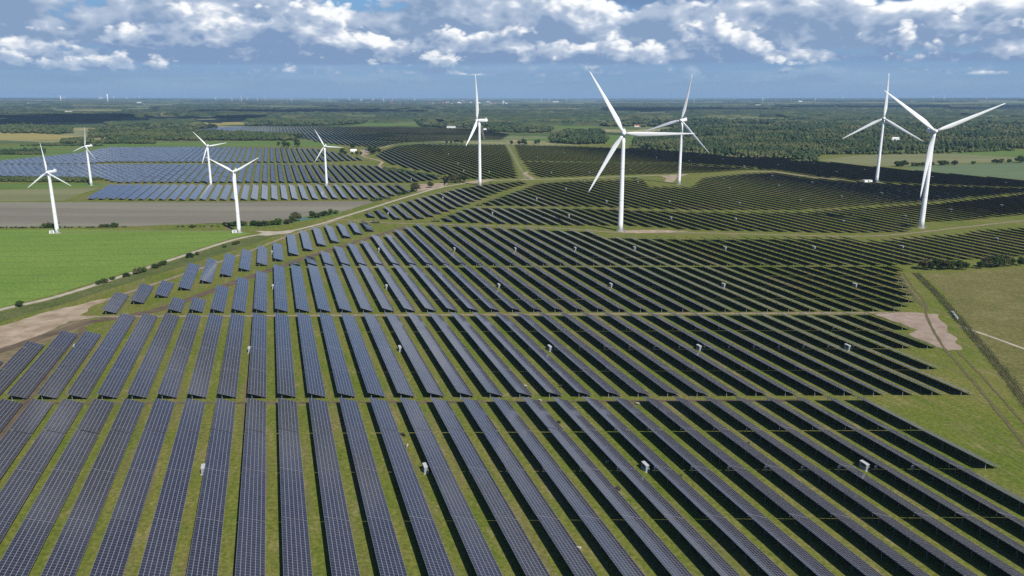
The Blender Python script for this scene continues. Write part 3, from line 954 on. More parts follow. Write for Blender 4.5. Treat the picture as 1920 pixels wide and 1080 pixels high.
far_tables = []
row_list = []
for bi, (poly, near, label, group, things) in enumerate(BLOCKS):
    xs = [p[0] - TANR * p[1] for p in poly]
    k0 = math.ceil((min(xs) - EDGE0) / PITCH_X)
    k1 = math.floor((max(xs) - EDGE0) / PITCH_X)
    for k in range(k0, k1 + 1):
        for (s0, s1) in cut_breaks(bi, k, clip_row(k, poly)):
            x0 = EDGE0 + PITCH_X * k
            # slot raster follows the askew aisles
            anchor = (near + TW * (x0 + TANR * near)) / math.cos(ROW_AZ)
            if s1 - s0 < 5:
                continue
            tabs = split_tables(s0, s1, anchor)
            if not tabs:
                continue
            row_list.append((bi, k, tabs))


def in_view(x, y, z=2):
    v = Vector((x, y, z - CAM_H))
    fz = v.y * CP - v.z * SP
    if fz < 5:
        return False
    px = 960 + FPX * v.x / fz
    py = 540 - FPX * (v.y * SP + v.z * CP) / fz
    return -60 < px < 1980 and -40 < py < 1120


def size_on_view(tabs, k):
    tot = 0
    for mid, n in tabs:
        x, y = row_point(k, mid)
        if in_view(x, y):
            tot += n * CELL / max(60.0, math.hypot(x, y)) ** 2
    return tot


cand = [(size_on_view(t, k), bi, k, t) for (bi, k, t) in row_list]
cand.sort(key=lambda c: -c[0])
thing_rows = [c for c in cand if BLOCKS[c[1]][4] and c[0] > 0][:300]
picked = set((c[1], c[2], c[3][0][0]) for c in thing_rows)
for c in cand:
    if (c[1], c[2], c[3][0][0]) not in picked:
        far_tables += [(c[2], mid, n) for mid, n in c[3]]

kmax = {}
for (sz, bi, k, tabs) in thing_rows:
    kmax[bi] = max(kmax.get(bi, -999), k)
NUM = {1: 'one', 2: 'two', 3: 'three', 4: 'four', 5: 'five', 6: 'six', 7: 'seven', 8: 'eight', 9: 'nine', 10: 'ten'}
WHERE = ['between the dirt aisle and the nearest open end', 'between the dirt aisle and the gravel aisle', 'just beyond the gravel aisle', 'running up to the service track below the turbines', '', 'in the wedge beside the farm road', 'in the broad block behind the tall turbine', 'beside the ploughed field']


def row_label(bi, k, tabs):
    """what tells a row apart: being outermost, how many tables it has, or else only its place"""
    label, group = BLOCKS[bi][2], BLOCKS[bi][3]
    if bi == 4 or bi > 7:
        return label, group
    if bi in (0, 1, 2) and k == kmax[bi]:
        return 'outermost panel row %s, bordering the open grass' % WHERE[bi], group
    if bi in (0, 1, 2, 3):
        n = len(tabs)
        return 'dark panel row of %s table%s %s' % (NUM.get(n, 'many'), '' if n == 1 else 's', WHERE[bi]), group
    return label, group


for (sz, bi, k, tabs) in thing_rows:
    label, group = row_label(bi, k, tabs)
    sA = tabs[0][0] - tabs[0][1] * CELL / 2
    x, y = row_point(k, sA)
    row = bpy.data.objects.new('solar_panel_row', None)
    row.empty_display_size = 1
    row.location = (x, y, 0)
    row.rotation_euler = (0, 0, -ROW_AZ)
    link(row)
    tag(row, label, 'solar panels', group)
    close = math.hypot(x, y) < 560
    for ti, (mid, n) in enumerate(tabs):
        t = obj('panel_table', table_mesh(n), row, (0, mid - sA, random.uniform(-0.05, 0.05)))
        t.rotation_euler = (0, R(random.uniform(-0.35, 0.35)), 0)
        ends = close and ti == 0
        if (bi == 0 and ti == 3) or (bi == 1 and ti == 2):
            obj('combiner_box', BOXM, t, (XB - 0.35, -n * CELL / 2 + 0.7, 0))
        obj('support_frame', frame_mesh(n, ends), t)
        if ends:
            for px_ in (XF, XB):
                obj('support_post', post_mesh(px_), t, (px_, -n * CELL / 2 + 1.1, 0))

# the hundreds of rows farther out
if far_tables:
    ca, sa = math.cos(-ROW_AZ), math.sin(-ROW_AZ)
    V, Q, MI = [], [], []
    b = 0
    for (k, mid, n) in far_tables:
        cx, cy = row_point(k, mid)
        L = n * CELL
        dz = random.uniform(-0.05, 0.05)
        loc = []
        for d in (0.0, -0.1):
            for (x, y) in ((-HALF_W, -L / 2), (HALF_W, -L / 2), (HALF_W, L / 2), (-HALF_W, L / 2)):
                loc.append((x, y, zx(x) + d + dz))
        for (x, y, z) in loc:
            V.append((cx + x * ca - y * sa, cy + x * sa + y * ca, z))
        Q += [(b, b + 1, b + 2, b + 3), (b + 7, b + 6, b + 5, b + 4), (b, b + 4, b + 5, b + 1), (b + 1, b + 5, b + 6, b + 2), (b + 2, b + 6, b + 7, b + 3), (b + 3, b + 7, b + 4, b)]
        MI += [0, 1, 2, 2, 2, 2]
        b += 8
        for yy in (-L / 2 + 1.2, 0.0, L / 2 - 1.2):
            for xx in (XF, XB):
                for (ox, oy, zz) in ((-.1, -.1, 0), (.1, -.1, 0), (.1, .1, 0), (-.1, .1, 0), (-.1, -.1, 1), (.1, -.1, 1), (.1, .1, 1), (-.1, .1, 1)):
                    x, y = xx + ox, yy + oy
                    V.append((cx + x * ca - y * sa, cy + x * sa + y * ca, 0 if zz == 0 else zx(xx) - 0.12 + dz))
                Q += [(b, b + 1, b + 5, b + 4), (b + 1, b + 2, b + 6, b + 5), (b + 2, b + 3, b + 7, b + 6), (b + 3, b, b + 4, b + 7)]
                MI += [2] * 4
                b += 8

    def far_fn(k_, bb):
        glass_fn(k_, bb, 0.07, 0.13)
        # frames and glass can no longer be told apart out here: their average, made paler and bluer to imitate reflected sky
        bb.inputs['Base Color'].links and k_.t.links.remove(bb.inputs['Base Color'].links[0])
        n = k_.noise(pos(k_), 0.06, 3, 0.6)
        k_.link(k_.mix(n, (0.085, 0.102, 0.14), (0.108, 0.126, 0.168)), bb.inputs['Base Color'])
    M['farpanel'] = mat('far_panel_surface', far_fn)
    o = obj('distant_solar_rows', mesh_np('distant_solar_rows', np.array(V), np.array(Q), [M['farpanel'], M['back'], M['back']], MI))
    tag(o, 'distant rows of dark solar panels reaching to the woods', 'solar panels', kind='stuff')
print('ROWS', len(row_list), 'things', len(thing_rows), 'far tables', len(far_tables))

# ------------------------------------------------------------------ inverter huts
def hut_parts():
    base, wall, roof, door, vent = MB(), MB(), MB(), MB(), MB()
    base.box(-0.85, 0.85, -1.75, 1.75, -0.05, 0.16)
    wall.box(-0.64, 0.64, -1.5, 1.5, 0.16, 2.1)
    rr = [(-0.7, 2.12), (0.7, 2.12), (0.7, 2.2), (0, 2.3), (-0.7, 2.2)]
    roof.loft([[(x, y, z) for x, z in rr] for y in (-1.58, 1.58)])
    door.box(-0.42, 0.42, -1.53, -1.503, 0.25, 1.9)
    vent.box(-0.675, -0.643, -0.9, 0.9, 1.1, 1.8)
    for i in range(5):
        vent.box(-0.7, -0.677, -0.85, 0.85, 1.16 + i * 0.12, 1.2 + i * 0.12)
    return [('base', base.mesh('base', [M['concrete']])), ('wall', wall.mesh('wall', [M['hutwall']])), ('roof', roof.mesh('roof', [M['hutroof']])), ('door', door.mesh('door', [M['steel']])), ('vent', vent.mesh('vent', [M['darkmetal']]))]


HUT = hut_parts()
huts = [
    ('pale inverter hut standing in the nearest panel block', 'inverter huts in the nearest block', [(381, 886), (795, 884), (1203, 881), (1613, 879)]),
    ('pale inverter hut between the dirt aisle and the gravel aisle', 'inverter huts between the aisles', [(468, 660), (748, 658), (1027, 657), (1305, 656), (1585, 655), (135, 655)]),
    ('pale inverter hut just beyond the gravel aisle', 'inverter huts beyond the gravel aisle', [(510, 541), (723, 541), (932, 539), (1141, 538), (1350, 538), (1598, 538), (509, 476)]),
    ('small pale inverter hut below the service track', 'inverter huts below the service track', [(708, 471), (850, 470), (962, 470), (1074, 469), (1187, 468), (1357, 468), (1528, 467), (1698, 466), (1860, 451)]),
    ('tiny pale inverter hut among rows behind the service track', 'inverter huts behind the service track', [
        (830, 373), (922, 402), (1005, 375), (1061, 407), (1055, 356), (1128, 380), (1092, 342), (1196, 343), (1258, 380), (1257, 411), (728, 403), (1387, 413), (1571, 417), (1693, 408), (1393, 383), (1492, 378), (1577, 371), (1657, 365), (1792, 396), (1877, 388), (1375, 355), (1452, 350), (1527, 344), (1805, 352)]),
    ('tiny pale inverter hut in the far dark panel field', 'inverter huts in the far field', [
        (1033, 325), (1110, 325), (1183, 320), (1751, 334), (1887, 345), (1362, 337), (1443, 332), (1563, 324), (1625, 320), (1327, 315), (1396, 313), (1462, 311), (1527, 308), (1413, 299), (1351, 300), (1288, 303), (1315, 291), (773, 338), (853, 308), (875, 322), (917, 324), (895, 298), (840, 290), (1012, 296), (1060, 288), (1075, 305), (1230, 297)]),
]
for label, group, pts in huts:
    for (px, py) in pts:
        X, Y = g(px, py)
        x0 = X - TANR * Y
        k = round((x0 + 1.2 - (EDGE0 - 3.43)) / PITCH_X)
        xe = EDGE0 + PITCH_X * k - 3.43 - 0.8
        h = bpy.data.objects.new('inverter_hut', None)
        h.location = (xe + TANR * Y, Y, 0)
        h.rotation_euler = (0, 0, -ROW_AZ + R(random.uniform(-1.5, 1.5)))
        link(h)
        tag(h, label, 'hut', group)
        for nm, me in HUT:
            obj(nm, me, h)

# ------------------------------------------------------------------ wind turbines
def blade_mesh(L, feather=0.0):
    mb = MB()
    secs = []
    n = 12
    for i in range(15):
        t = i / 14
        r = 0.018 * L + t * L * 0.982
        root = 0.034 * L
        if t < 0.2:
            u = t / 0.2
            u = u * u * (3 - 2 * u)
            chord = root * (1 - u) + 0.073 * L * u
            th = root * (1 - u) + 0.019 * L * u
        else:
            u = (t - 0.2) / 0.8
            chord = 0.073 * L * (1 - u) ** 0.85 + 0.009 * L * u
            th = chord * (0.26 - 0.12 * u)
        tw = R(16 * (1 - t) ** 2 + feather)
        ring = []
        for j in range(n):
            a = 2 * math.pi * j / n
            x = chord * 0.5 * math.cos(a) + chord * 0.18 * min(1, t / 0.2)
            y = th * 0.5 * math.sin(a)
            pre = -0.03 * L * t * t
            ring.append((x * math.cos(tw) - y * math.sin(tw), pre + x * math.sin(tw) + y * math.cos(tw), r))
        secs.append(ring)
    mb.loft(secs)
    return mb.mesh('blade', [M['turbine']], True)


def round_box(x, y0, y1, z0, z1, nseg=12):
    rings = []
    prof = [(0.0, 0.55), (0.04, 0.8), (0.12, 0.96), (0.3, 1.0), (0.75, 0.98), (0.92, 0.86), (0.985, 0.62), (1.0, 0.4)]
    zc, hz = (z0 + z1) / 2, (z1 - z0) / 2
    for t, s in prof:
        ring = []
        for j in range(nseg):
            a = 2 * math.pi * (j + 0.5) / nseg
            c, sn = math.cos(a), math.sin(a)
            e = 0.6
            ring.append((x / 2 * s * math.copysign(abs(c) ** e, c), y0 + (y1 - y0) * t, zc + hz * s * math.copysign(abs(sn) ** e, sn)))
        rings.append(ring)
    return rings


def turbine(px, py, hub, bl, yaw, ang, base_d, top_d, label, group, big, feather=0.0):
    x, y = g(px, py)
    o = bpy.data.objects.new('wind_turbine', None)
    o.location = (x, y, 0)
    o.rotation_euler = (0, 0, R(yaw))
    link(o)
    tag(o, label, 'wind turbine', group)
    mb = MB()
    n = 28
    rings = []
    for i in range(13):
        t = i / 12
        r = (base_d * (1 - t) + top_d * t) / 2
        rings.append([(r * math.cos(2 * math.pi * j / n), r * math.sin(2 * math.pi * j / n), -0.1 + (hub - 0.018 * bl - 1.0) * t) for j in range(n)])
    mb.loft(rings)
    tw = obj('tower', mb.mesh('tower', [M['turbine']], True), o)
    fl = MB()
    for t in (0.33, 0.66):
        r = (base_d * (1 - t) + top_d * t) / 2 + 0.03
        z = (hub - 2) * t
        fl.loft([[(r * math.cos(2 * math.pi * j / n), r * math.sin(2 * math.pi * j / n), z + q) for j in range(n)] for q in (0, 0.22)])
    obj('flange', fl.mesh('flange', [M['hutwall']]), tw)
    ft = MB()
    ft.loft([[(q * base_d * math.cos(2 * math.pi * j / n), q * base_d * math.sin(2 * math.pi * j / n), z) for j in range(n)] for q, z in ((0.8, -0.1), (0.8, 0.18), (0.74, 0.24))])
    obj('foundation', ft.mesh('foundation', [M['concrete']]), o)
    dr = MB()
    dr.box(-0.5, 0.5, -base_d / 2 - 0.08, -base_d / 2 + 0.3, 1.5, 3.8)
    obj('door', dr.mesh('door', [M['steel']]), tw, rz=R(70))
    if big:
        st = MB()
        for i in range(8):
            st.box(-0.6, 0.6, -base_d / 2 - 0.5 - 0.3 * i, -base_d / 2 - 0.22 - 0.3 * i, 1.42 - 0.19 * i, 1.5 - 0.19 * i)
        for s in (-0.62, 0.62):
            st.bar((s, -base_d / 2 - 0.1, 1.45), (s, -base_d / 2 - 2.9, 0.0), 0.12)
            st.bar((s, -base_d / 2 - 0.1, 2.5), (s, -base_d / 2 - 2.9, 1.0), 0.08)
            st.bar((s, -base_d / 2 - 2.8, 0.0), (s, -base_d / 2 - 2.8, 1.05), 0.08)
        obj('entry_stair', st.mesh('entry_stair', [M['steel']]), o, rz=R(70))
    nl = bl * 0.19 if big else bl * 0.36
    nh = bl * 0.072 if big else bl * 0.1
    front = top_d * 0.5 + 0.6
    nb = MB()
    nb.loft(round_box(nh * 1.0, -front, nl, hub - nh * 0.52, hub + nh * 0.52))
    na = obj('nacelle', nb.mesh('nacelle', [M['turbine']], True), o)
    cb = MB()
    cb.box(-nh * 0.32, nh * 0.32, nl * 0.78, nl * 0.9, hub + nh * 0.45, hub + nh * 0.8)
    cb.bar((0, nl * 0.7, hub + nh * 0.4), (0, nl * 0.7, hub + nh * 1.15), 0.16)
    obj('cooler', cb.mesh('cooler', [M['turbine']]), na)
    hb = MB()
    hr = bl * 0.032
    hy = -front - hr * 0.6
    hb.loft([[(hr * s * math.cos(2 * math.pi * j / 18), hy + hr * d, hub + hr * s * math.sin(2 * math.pi * j / 18)) for j in range(18)] for d, s in ((0.75, 0.8), (0.6, 0.98), (0.0, 1.0), (-0.5, 0.9), (-0.95, 0.62), (-1.2, 0.25), (-1.25, 0.03))])
    obj('hub', hb.mesh('hub', [M['turbine']], True), o)
    bm = blade_mesh(bl, feather)
    for q in range(3):
        b = obj('blade', bm, o, (0, hy, hub))
        b.rotation_euler = (0, math.pi / 2 - R(ang + 120 * q), 0)
    return o


BIGS = [
    (1163, 433, 82, 57, -8, 0.5, 4.4, 3.0, 'tall white turbine with one blade pointing level, beside the service track'),
    (1727, 427, 83, 57, -27 + 22, 24, 4.4, 3.0, 'tall white turbine on the grass strip by the bend of the track'),
    (1643.5, 341, 83.5, 57, -25, 90, 4.2, 2.9, 'tall white turbine beside two white containers, far among dark panels'),
    (1272.9, 345.5, 82, 57, -12 - 28, 77, 4.2, 2.9, 'tall white turbine standing in a green clearing with sandy pad'),
    (899.9, 348, 82, 57, 2.4 - 104, 90, 4.2, 2.9, 'tall white turbine turned side-on at the edge of the farm road'),
]
for i, a in enumerate(BIGS):
    turbine(*a, 'tall wind turbines', True, 78 if i == 4 else 4)
SMALL = [
    (107.7, 437, 51, 24.2, 30 - 40, 94, 3.3, 2.2, 'small white turbine at the corner of the bright green field'),
    (448.6, 436, 51, 24.2, 19 - 12, 29, 3.3, 2.2, 'small white turbine between green field and road junction'),
    (171.5, 347.8, 50, 24.2, 28 - 52, 78, 3.2, 2.1, 'small white turbine in front of the hedge by blue panels'),
    (612.8, 348, 50, 24.2, 13 - 12, 117, 3.2, 2.1, 'small white turbine on the soil aisle nearest the farmhouse'),
    (395.9, 347.8, 50, 24.2, 21 - 6, 10, 3.2, 2.1, 'small white turbine on the soil aisle facing the ploughed field'),
]
for a in SMALL:
    turbine(*a, 'small wind turbines', False)
for (px, py, lab) in ((97.5, 437.5, 'white transformer box beside small turbine in the field corner'), (439.5, 436.5, 'white transformer box beside small turbine at the junction')):
    x, y = g(px, py)
    t = bpy.data.objects.new('transformer_box', None)
    t.location = (x, y, 0)
    t.rotation_euler = (0, 0, R(25))
    link(t)
    tag(t, lab, 'box', 'transformer boxes')
    mb = MB(); mb.box(-1.8, 1.8, -1.1, 1.1, 0.12, 2.3); obj('housing', mb.mesh('housing', [M['white']]), t)
    mb = MB(); mb.loft([[(-1.9, yy, 2.32), (1.9, yy, 2.32), (1.9, yy, 2.42), (0, yy, 2.6), (-1.9, yy, 2.42)] for yy in (-1.2, 1.2)]); obj('roof', mb.mesh('roof', [M['hutroof']]), t)
    mb = MB(); mb.box(-1.9, 1.9, -1.2, 1.2, -0.05, 0.12); obj('base', mb.mesh('base', [M['concrete']]), t)
    mb = MB(); mb.box(-0.9, 0.9, -1.13, -1.104, 0.25, 2.1); obj('door', mb.mesh('door', [M['hutwall']]), t)

# containers and material heap by the far turbine
for i, (px, py) in enumerate(((1622, 341.5), (1630, 341.5))):
    x, y = g(px, py)
    t = bpy.data.objects.new('storage_container', None)
    t.location = (x, y, 0)
    t.rotation_euler = (0, 0, R(8))
    link(t)
    tag(t, 'white storage container beside the far tall turbine', 'container', 'containers by the far turbine')
    mb = MB(); mb.box(-2.4, 2.4, -3, 3, 0.15, 2.8); obj('body', mb.mesh('body', [M['white']]), t)
    mb = MB(); mb.box(-2.5, 2.5, -3.1, 3.1, 2.802, 2.95); obj('roof', mb.mesh('roof', [M['white']]), t)
    mb = MB()
    for xx in (-2.2, 2.2):
        mb.box(xx - .2, xx + .2, -2.9, 2.9, -0.02, 0.148)
    obj('skid', mb.mesh('skid', [M['darkmetal']]), t)
for i, (px, py) in enumerate(((1593, 335), (1598, 334.5), (1604, 335.5))):
    x, y = g(px, py)
    mb = MB()
    rr = random.Random(i)
    for q in range(14):
        cx, cy = rr.uniform(-4, 4), rr.uniform(-2.5, 2.5)
        a = rr.uniform(0, 3)
        z = rr.uniform(0.1, 1.3)
        mb.bar((cx - 2 * math.cos(a), cy - 2 * math.sin(a), z), (cx + 2 * math.cos(a), cy + 2 * math.sin(a), z + rr.uniform(-.1, .4)), rr.uniform(0.3, 0.7))
    tag(obj('scrap_heap', mb.mesh('scrap_heap', [M['bark']]), None, (x, y, 0)), 'dark brown heap of timber and scrap near the white containers', 'heap', 'scrap heaps')

# ------------------------------------------------------------------ trees and bushes close enough to tell apart
def leaf_cloud(seed, h, r, z0, clumps, per, leaf, mb_mat):
    """crown of many small leaf faces gathered in uneven clumps"""
    rr = np.random.default_rng(seed)
    V, Q = [], []
    for c in range(clumps):
        u = rr.normal(size=3)
        u /= np.linalg.norm(u)
        q = rr.uniform(0.25, 1.0) ** 0.6
        cen = np.array([u[0] * r * q * 0.8, u[1] * r * q * 0.8, z0 + (h - z0) * (0.5 + 0.44 * u[2] * q)])
        cr = r * rr.uniform(0.26, 0.46)
        pts = rr.normal(size=(per, 3))
        pts /= np.linalg.norm(pts, axis=1)[:, None]
        pts *= (cr * rr.uniform(0.55, 1.08, size=(per, 1)))
        pts[:, 2] *= 0.8
        pts += cen
        pts[:, 2] = np.maximum(pts[:, 2], 0.08)
        for p in pts:
            a = rr.normal(size=3)
            a /= np.linalg.norm(a)
            b = np.cross(a, rr.normal(size=3))
            b /= np.linalg.norm(b)
            s = leaf * rr.uniform(0.6, 1.3)
            n = len(V)
            V += [p - a * s, p + b * s * 0.55, p + a * s, p - b * s * 0.55]
            Q.append((n, n + 1, n + 2, n + 3))
    return mesh_np('crown', np.array(V), np.array(Q), [mb_mat])


def trunk_mesh(seed, h, r):
    rr = random.Random(seed)
    mb = MB()
    pts = [(0, 0, -0.15)]
    for i in range(1, 5):
        pts.append((pts[-1][0] + rr.uniform(-.12, .12) * r, pts[-1][1] + rr.uniform(-.12, .12) * r, h * 0.72 * i / 4))
    w = 0.035 * h
    mb.tube(pts, [w * (1.25 - 0.24 * i) for i in range(5)], 7)
    for i in range(6):
        p = Vector(pts[1 + i % 4])
        a = rr.uniform(0, 6.28)
        e = p + Vector((math.cos(a) * r * 0.6, math.sin(a) * r * 0.6, h * rr.uniform(0.12, 0.25)))
        mb.tube([p, p.lerp(e, 0.5) + Vector((0, 0, 0.03 * h)), e], [w * 0.5, w * 0.32, w * 0.1], 5)
    return mb.mesh('trunk', [M['bark']], True)


TREES = []
for i, (mt, hh, rad) in enumerate(((M['leaf'], 7.5, 3.3), (M['leaf2'], 7.0, 3.6), (M['leaf3'], 8.0, 3.0), (M['leaf'], 6.5, 3.6), (M['leaf3'], 9.0, 3.6))):
    TREES.append((leaf_cloud(50 + i, hh, rad, hh * 0.16, 26, 60, 0.42, mt), trunk_mesh(i, hh, rad), hh))
BUSHES = []
for i, (mt, hh, rad) in enumerate(((M['leaf'], 3.0, 2.0), (M['leaf3'], 2.6, 2.2), (M['leaf2'], 2.8, 1.8))):
    BUSHES.append((leaf_cloud(80 + i, hh, rad, 0.1, 14, 55, 0.3, mt), trunk_mesh(20 + i, hh, rad), hh))


def plant(kind, proto, px, py, h, label, cat, group, wide=1.0):
    if py < 300:
        px, py = px + random.uniform(-5, 5), py + random.uniform(-0.8, 0.8)
        h *= random.uniform(0.7, 1.15)
    x, y = g(px, py)
    cm, tm, hh = proto
    o = bpy.data.objects.new(kind, None)
    o.location = (x, y, 0)
    o.rotation_euler = (0, 0, random.uniform(0, 6.28))
    s = h / hh
    o.scale = (s * wide * random.uniform(0.9, 1.1), s * wide * random.uniform(0.9, 1.1), s)
    link(o)
    tag(o, label, cat, group)
    obj('crown', cm, o)
    obj('trunk' if kind == 'tree' else 'stem', tm, o)


for i, (px, py, h) in enumerate([(1731, 505, 7.5), (1745, 507, 6), (1757, 505, 7.5), (1770, 506, 7), (1783, 505, 6), (1798, 506, 6.5), (1810, 506, 5.5), (1838, 504, 5.5), (1850, 502, 7), (1866, 501, 7.5), (1881, 500, 8), (1897, 499, 6), (1912, 498, 6.5), (1930, 496, 6.5)]):
    pi_ = 1 if i in (0, 8, 10) else (i * 2) % 5
    plant('tree', TREES[pi_], px, py, h, 'olive brown leafy tree in the clump at the pasture corner' if pi_ == 1 else 'green leafy tree in the clump at the pasture corner', 'tree', 'trees at the pasture corner', 1.15)
for i, (px, py, h) in enumerate([(37, 575, 3.6), (186, 533, 2.6), (197, 530, 3.2), (211, 525, 2.6), (237, 519, 2.8), (258, 514, 4.0), (267, 511, 4.0), (291, 503, 3.2), (297, 500, 3.0), (307, 497, 3.4), (356, 483, 3.6), (371, 478, 2.6), (421, 464, 3.0), (440, 459, 2.6), (446, 457, 2.6)]):
    plant('bush', BUSHES[i % 3], px, py, h, 'round green bush on the verge of the farm road', 'bush', 'bushes along the farm road', 1.1)
for i, (px, py, h) in enumerate([(86, 427, 4.5), (95, 427, 4), (190, 426, 3), (200, 426, 3.2), (215, 426, 4), (362, 427, 3), (432, 424, 4), (446, 424, 5), (456, 424, 4.5), (477, 423, 5), (487, 424, 4), (499, 423, 5), (511, 422, 4.5), (522, 422, 6), (536, 420, 5), (547, 418, 7), (556, 415, 9), (585, 409, 7), (595, 408, 5), (608, 405, 5), (620, 403, 6), (630, 401, 4)]):
    if h >= 6:
        plant('tree', TREES[i % 5], px, py, h, 'tree on the ditch bank beside the ploughed field', 'tree', 'trees on the ditch bank', 1.1)
    else:
        plant('bush', BUSHES[i % 3], px, py, h, 'bush on the ditch bank beside the ploughed field', 'bush', 'bushes on the ditch bank', 1.3)
for i, (px, py, h) in enumerate([(838, 343, 10), (846, 342, 11), (854, 343, 10), (862, 342, 12), (870, 341, 10), (780, 359, 11), (774, 360, 7), (808, 352, 8), (750, 367, 5), (757, 365, 5)]):
    plant('tree', TREES[(1, 2, 1, 0, 4)[i % 5]], px, py, h, 'dark tree at the bend of the farm road', 'tree', 'trees at the road bend', 1.1)
for i, (px, py, h) in enumerate([(646, 289, 12), (652, 292, 12), (660, 291, 8), (668, 291, 9), (675, 290, 9), (657, 278, 11), (668, 278, 12), (692, 287, 15), (699, 289, 16), (706, 288, 16), (712, 287, 14), (527, 274, 12), (536, 276, 14), (545, 276, 13), (553, 275, 15), (560, 275, 13), (563, 264, 14)]):
    plant('tree', TREES[(2, 4, 0, 4, 2)[i % 5]], px, py, h, 'dark green tree sheltering the farmhouse' if px > 600 else 'dark green tree at the edge of the long green field', 'tree', 'trees round the farm' if px > 600 else 'trees by the long field', 1.2)
for i, (px, py, h) in enumerate([(755, 269, 9), (763, 269, 10), (772, 268, 9), (833, 269, 9), (842, 269, 10), (851, 269, 9), (860, 269, 10), (868, 269, 9), (960, 271, 12), (970, 272, 12), (980, 271, 13), (990, 272, 11), (1000, 271, 12), (1010, 270, 10)]):
    plant('tree', TREES[(2, 4, 0, 4, 2)[i % 5]], px, py, h, 'dark tree between the far panel fields', 'tree', 'trees between far panel fields', 1.3)
for i, (px, py, h) in enumerate([(1684, 312, 10), (1693, 312, 10), (1713, 312, 7), (1720, 312, 7), (1731, 312, 7), (1750, 310, 6), (1764, 310, 9), (1772, 310, 8), (1788, 310, 9), (1825, 308, 6), (1866, 306, 7), (1878, 306, 8), (1892, 305, 7), (1914, 305, 12)]):
    plant('bush', BUSHES[i % 3], px, py, h, 'rounded bush along the border of the blue-green field', 'bush', 'bushes by the blue-green field', 1.0)

# ------------------------------------------------------------------ woods: crowns too many to count
ICO_V, ICO_F = [], []


def _ico():
    t = (1 + 5 ** 0.5) / 2
    v = np.array([(-1, t, 0), (1, t, 0), (-1, -t, 0), (1, -t, 0), (0, -1, t), (0, 1, t), (0, -1, -t), (0, 1, -t), (t, 0, -1), (t, 0, 1), (-t, 0, -1), (-t, 0, 1)], dtype=float)
    v /= np.linalg.norm(v[0])
    f = np.array([(0, 11, 5), (0, 5, 1), (0, 1, 7), (0, 7, 10), (0, 10, 11), (1, 5, 9), (5, 11, 4), (11, 10, 2), (10, 7, 6), (7, 1, 8), (3, 9, 4), (3, 4, 2), (3, 2, 6), (3, 6, 8), (3, 8, 9), (4, 9, 5), (2, 4, 11), (6, 2, 10), (8, 6, 7), (9, 8, 1)])
    return v, f


ICO_V, ICO_F = _ico()


def crowns_mesh(name, P, Hh, Wd, material, blobs=3):
    """P (n,2) places, Hh heights, Wd widths: each crown is a few ragged lobes"""
    n = len(P)
    Vs, Fs = [], []
    off = 0
    for b in range(blobs):
        jit = rng.uniform(0.72, 1.28, size=(n, 12, 1))
        v = ICO_V[None, :, :] * jit
        rot = rng.uniform(0, 6.28, size=n)
        c, s = np.cos(rot)[:, None], np.sin(rot)[:, None]
        vx = v[:, :, 0] * c - v[:, :, 1] * s
        vy = v[:, :, 0] * s + v[:, :, 1] * c
        sc = (0.62 if b else 0.8) * rng.uniform(0.8, 1.2, size=(n, 1))
        zc = (0.42 if b == 0 else rng.uniform(0.45, 0.82, size=(n, 1)))
        zr = (0.42 if b == 0 else 0.26)
        ox = 0 if b == 0 else rng.uniform(-0.3, 0.3, size=(n, 1)) * Wd[:, None]
        oy = 0 if b == 0 else rng.uniform(-0.3, 0.3, size=(n, 1)) * Wd[:, None]
        X = P[:, 0:1] + vx * Wd[:, None] * 0.5 * sc + ox
        Y = P[:, 1:2] + vy * Wd[:, None] * 0.5 * sc + oy
        Z = Hh[:, None] * (zc + zr * v[:, :, 2])
        Vs.append(np.stack([X, Y, np.maximum(Z, 0.0)], -1).reshape(-1, 3))
        Fs.append((ICO_F[None] + (np.arange(n) * 12)[:, None, None] + off).reshape(-1, 3))
        off += n * 12
    return mesh_np(name, np.concatenate(Vs), np.concatenate(Fs), [material])


def inside(poly, X, Y):
    res = np.zeros(len(X), dtype=bool)
    n = len(poly)
    for i in range(n):
        (ax, ay), (bx, by) = poly[i], poly[(i + 1) % n]
        cond = ((ay > Y) != (by > Y))
        with np.errstate(divide='ignore', invalid='ignore'):
            xi = (bx - ax) * (Y - ay) / (by - ay) + ax
        res ^= cond & (X < xi)
    return res


def wood(name, pts, label, h, spacing, holes=(), material='wood', keep=1.0, wide=1.0):
    poly = gp(pts)
    xs, ys = [p[0] for p in poly], [p[1] for p in poly]
    y = min(ys)
    P = []
    while y < max(ys):
        sp = spacing * (1.0 if y < 1750 else 1.3 if y < 2300 else 1.8)
        xx = np.arange(min(xs), max(xs), sp)
        xx = xx + rng.uniform(-0.45, 0.45, size=len(xx)) * sp
        yy = y + rng.uniform(-0.45, 0.45, size=len(xx)) * sp
        P.append(np.stack([xx, yy, np.full(len(xx), sp)], -1))
        y += sp
    P = np.concatenate(P)
    m = inside(poly, P[:, 0], P[:, 1])
    for hl in holes:
        m &= ~inside(gp(hl), P[:, 0], P[:, 1])
    gapn = np.array([mnoise.noise(Vector((p[0] / 90, p[1] / 90, 5.0))) for p in P])
    m &= (rng.uniform(size=len(P)) < keep) & (gapn > -0.27)
    P = P[m]
    if not len(P):
        return
    stand = np.array([mnoise.noise(Vector((p[0] / 160, p[1] / 160, 9.0))) for p in P])
    Hh = h * (1 + 0.45 * stand) * rng.uniform(0.6, 1.2, size=len(P))
    Wd = np.maximum(P[:, 2] * 1.25, h * 0.42) * wide * rng.uniform(0.75, 1.15, size=len(P))
    o = obj(name, crowns_mesh(name, P[:, :2], Hh, Wd, M[material]))
    tag(o, label, 'wood', kind='stuff')
    print('wood', name, len(P))


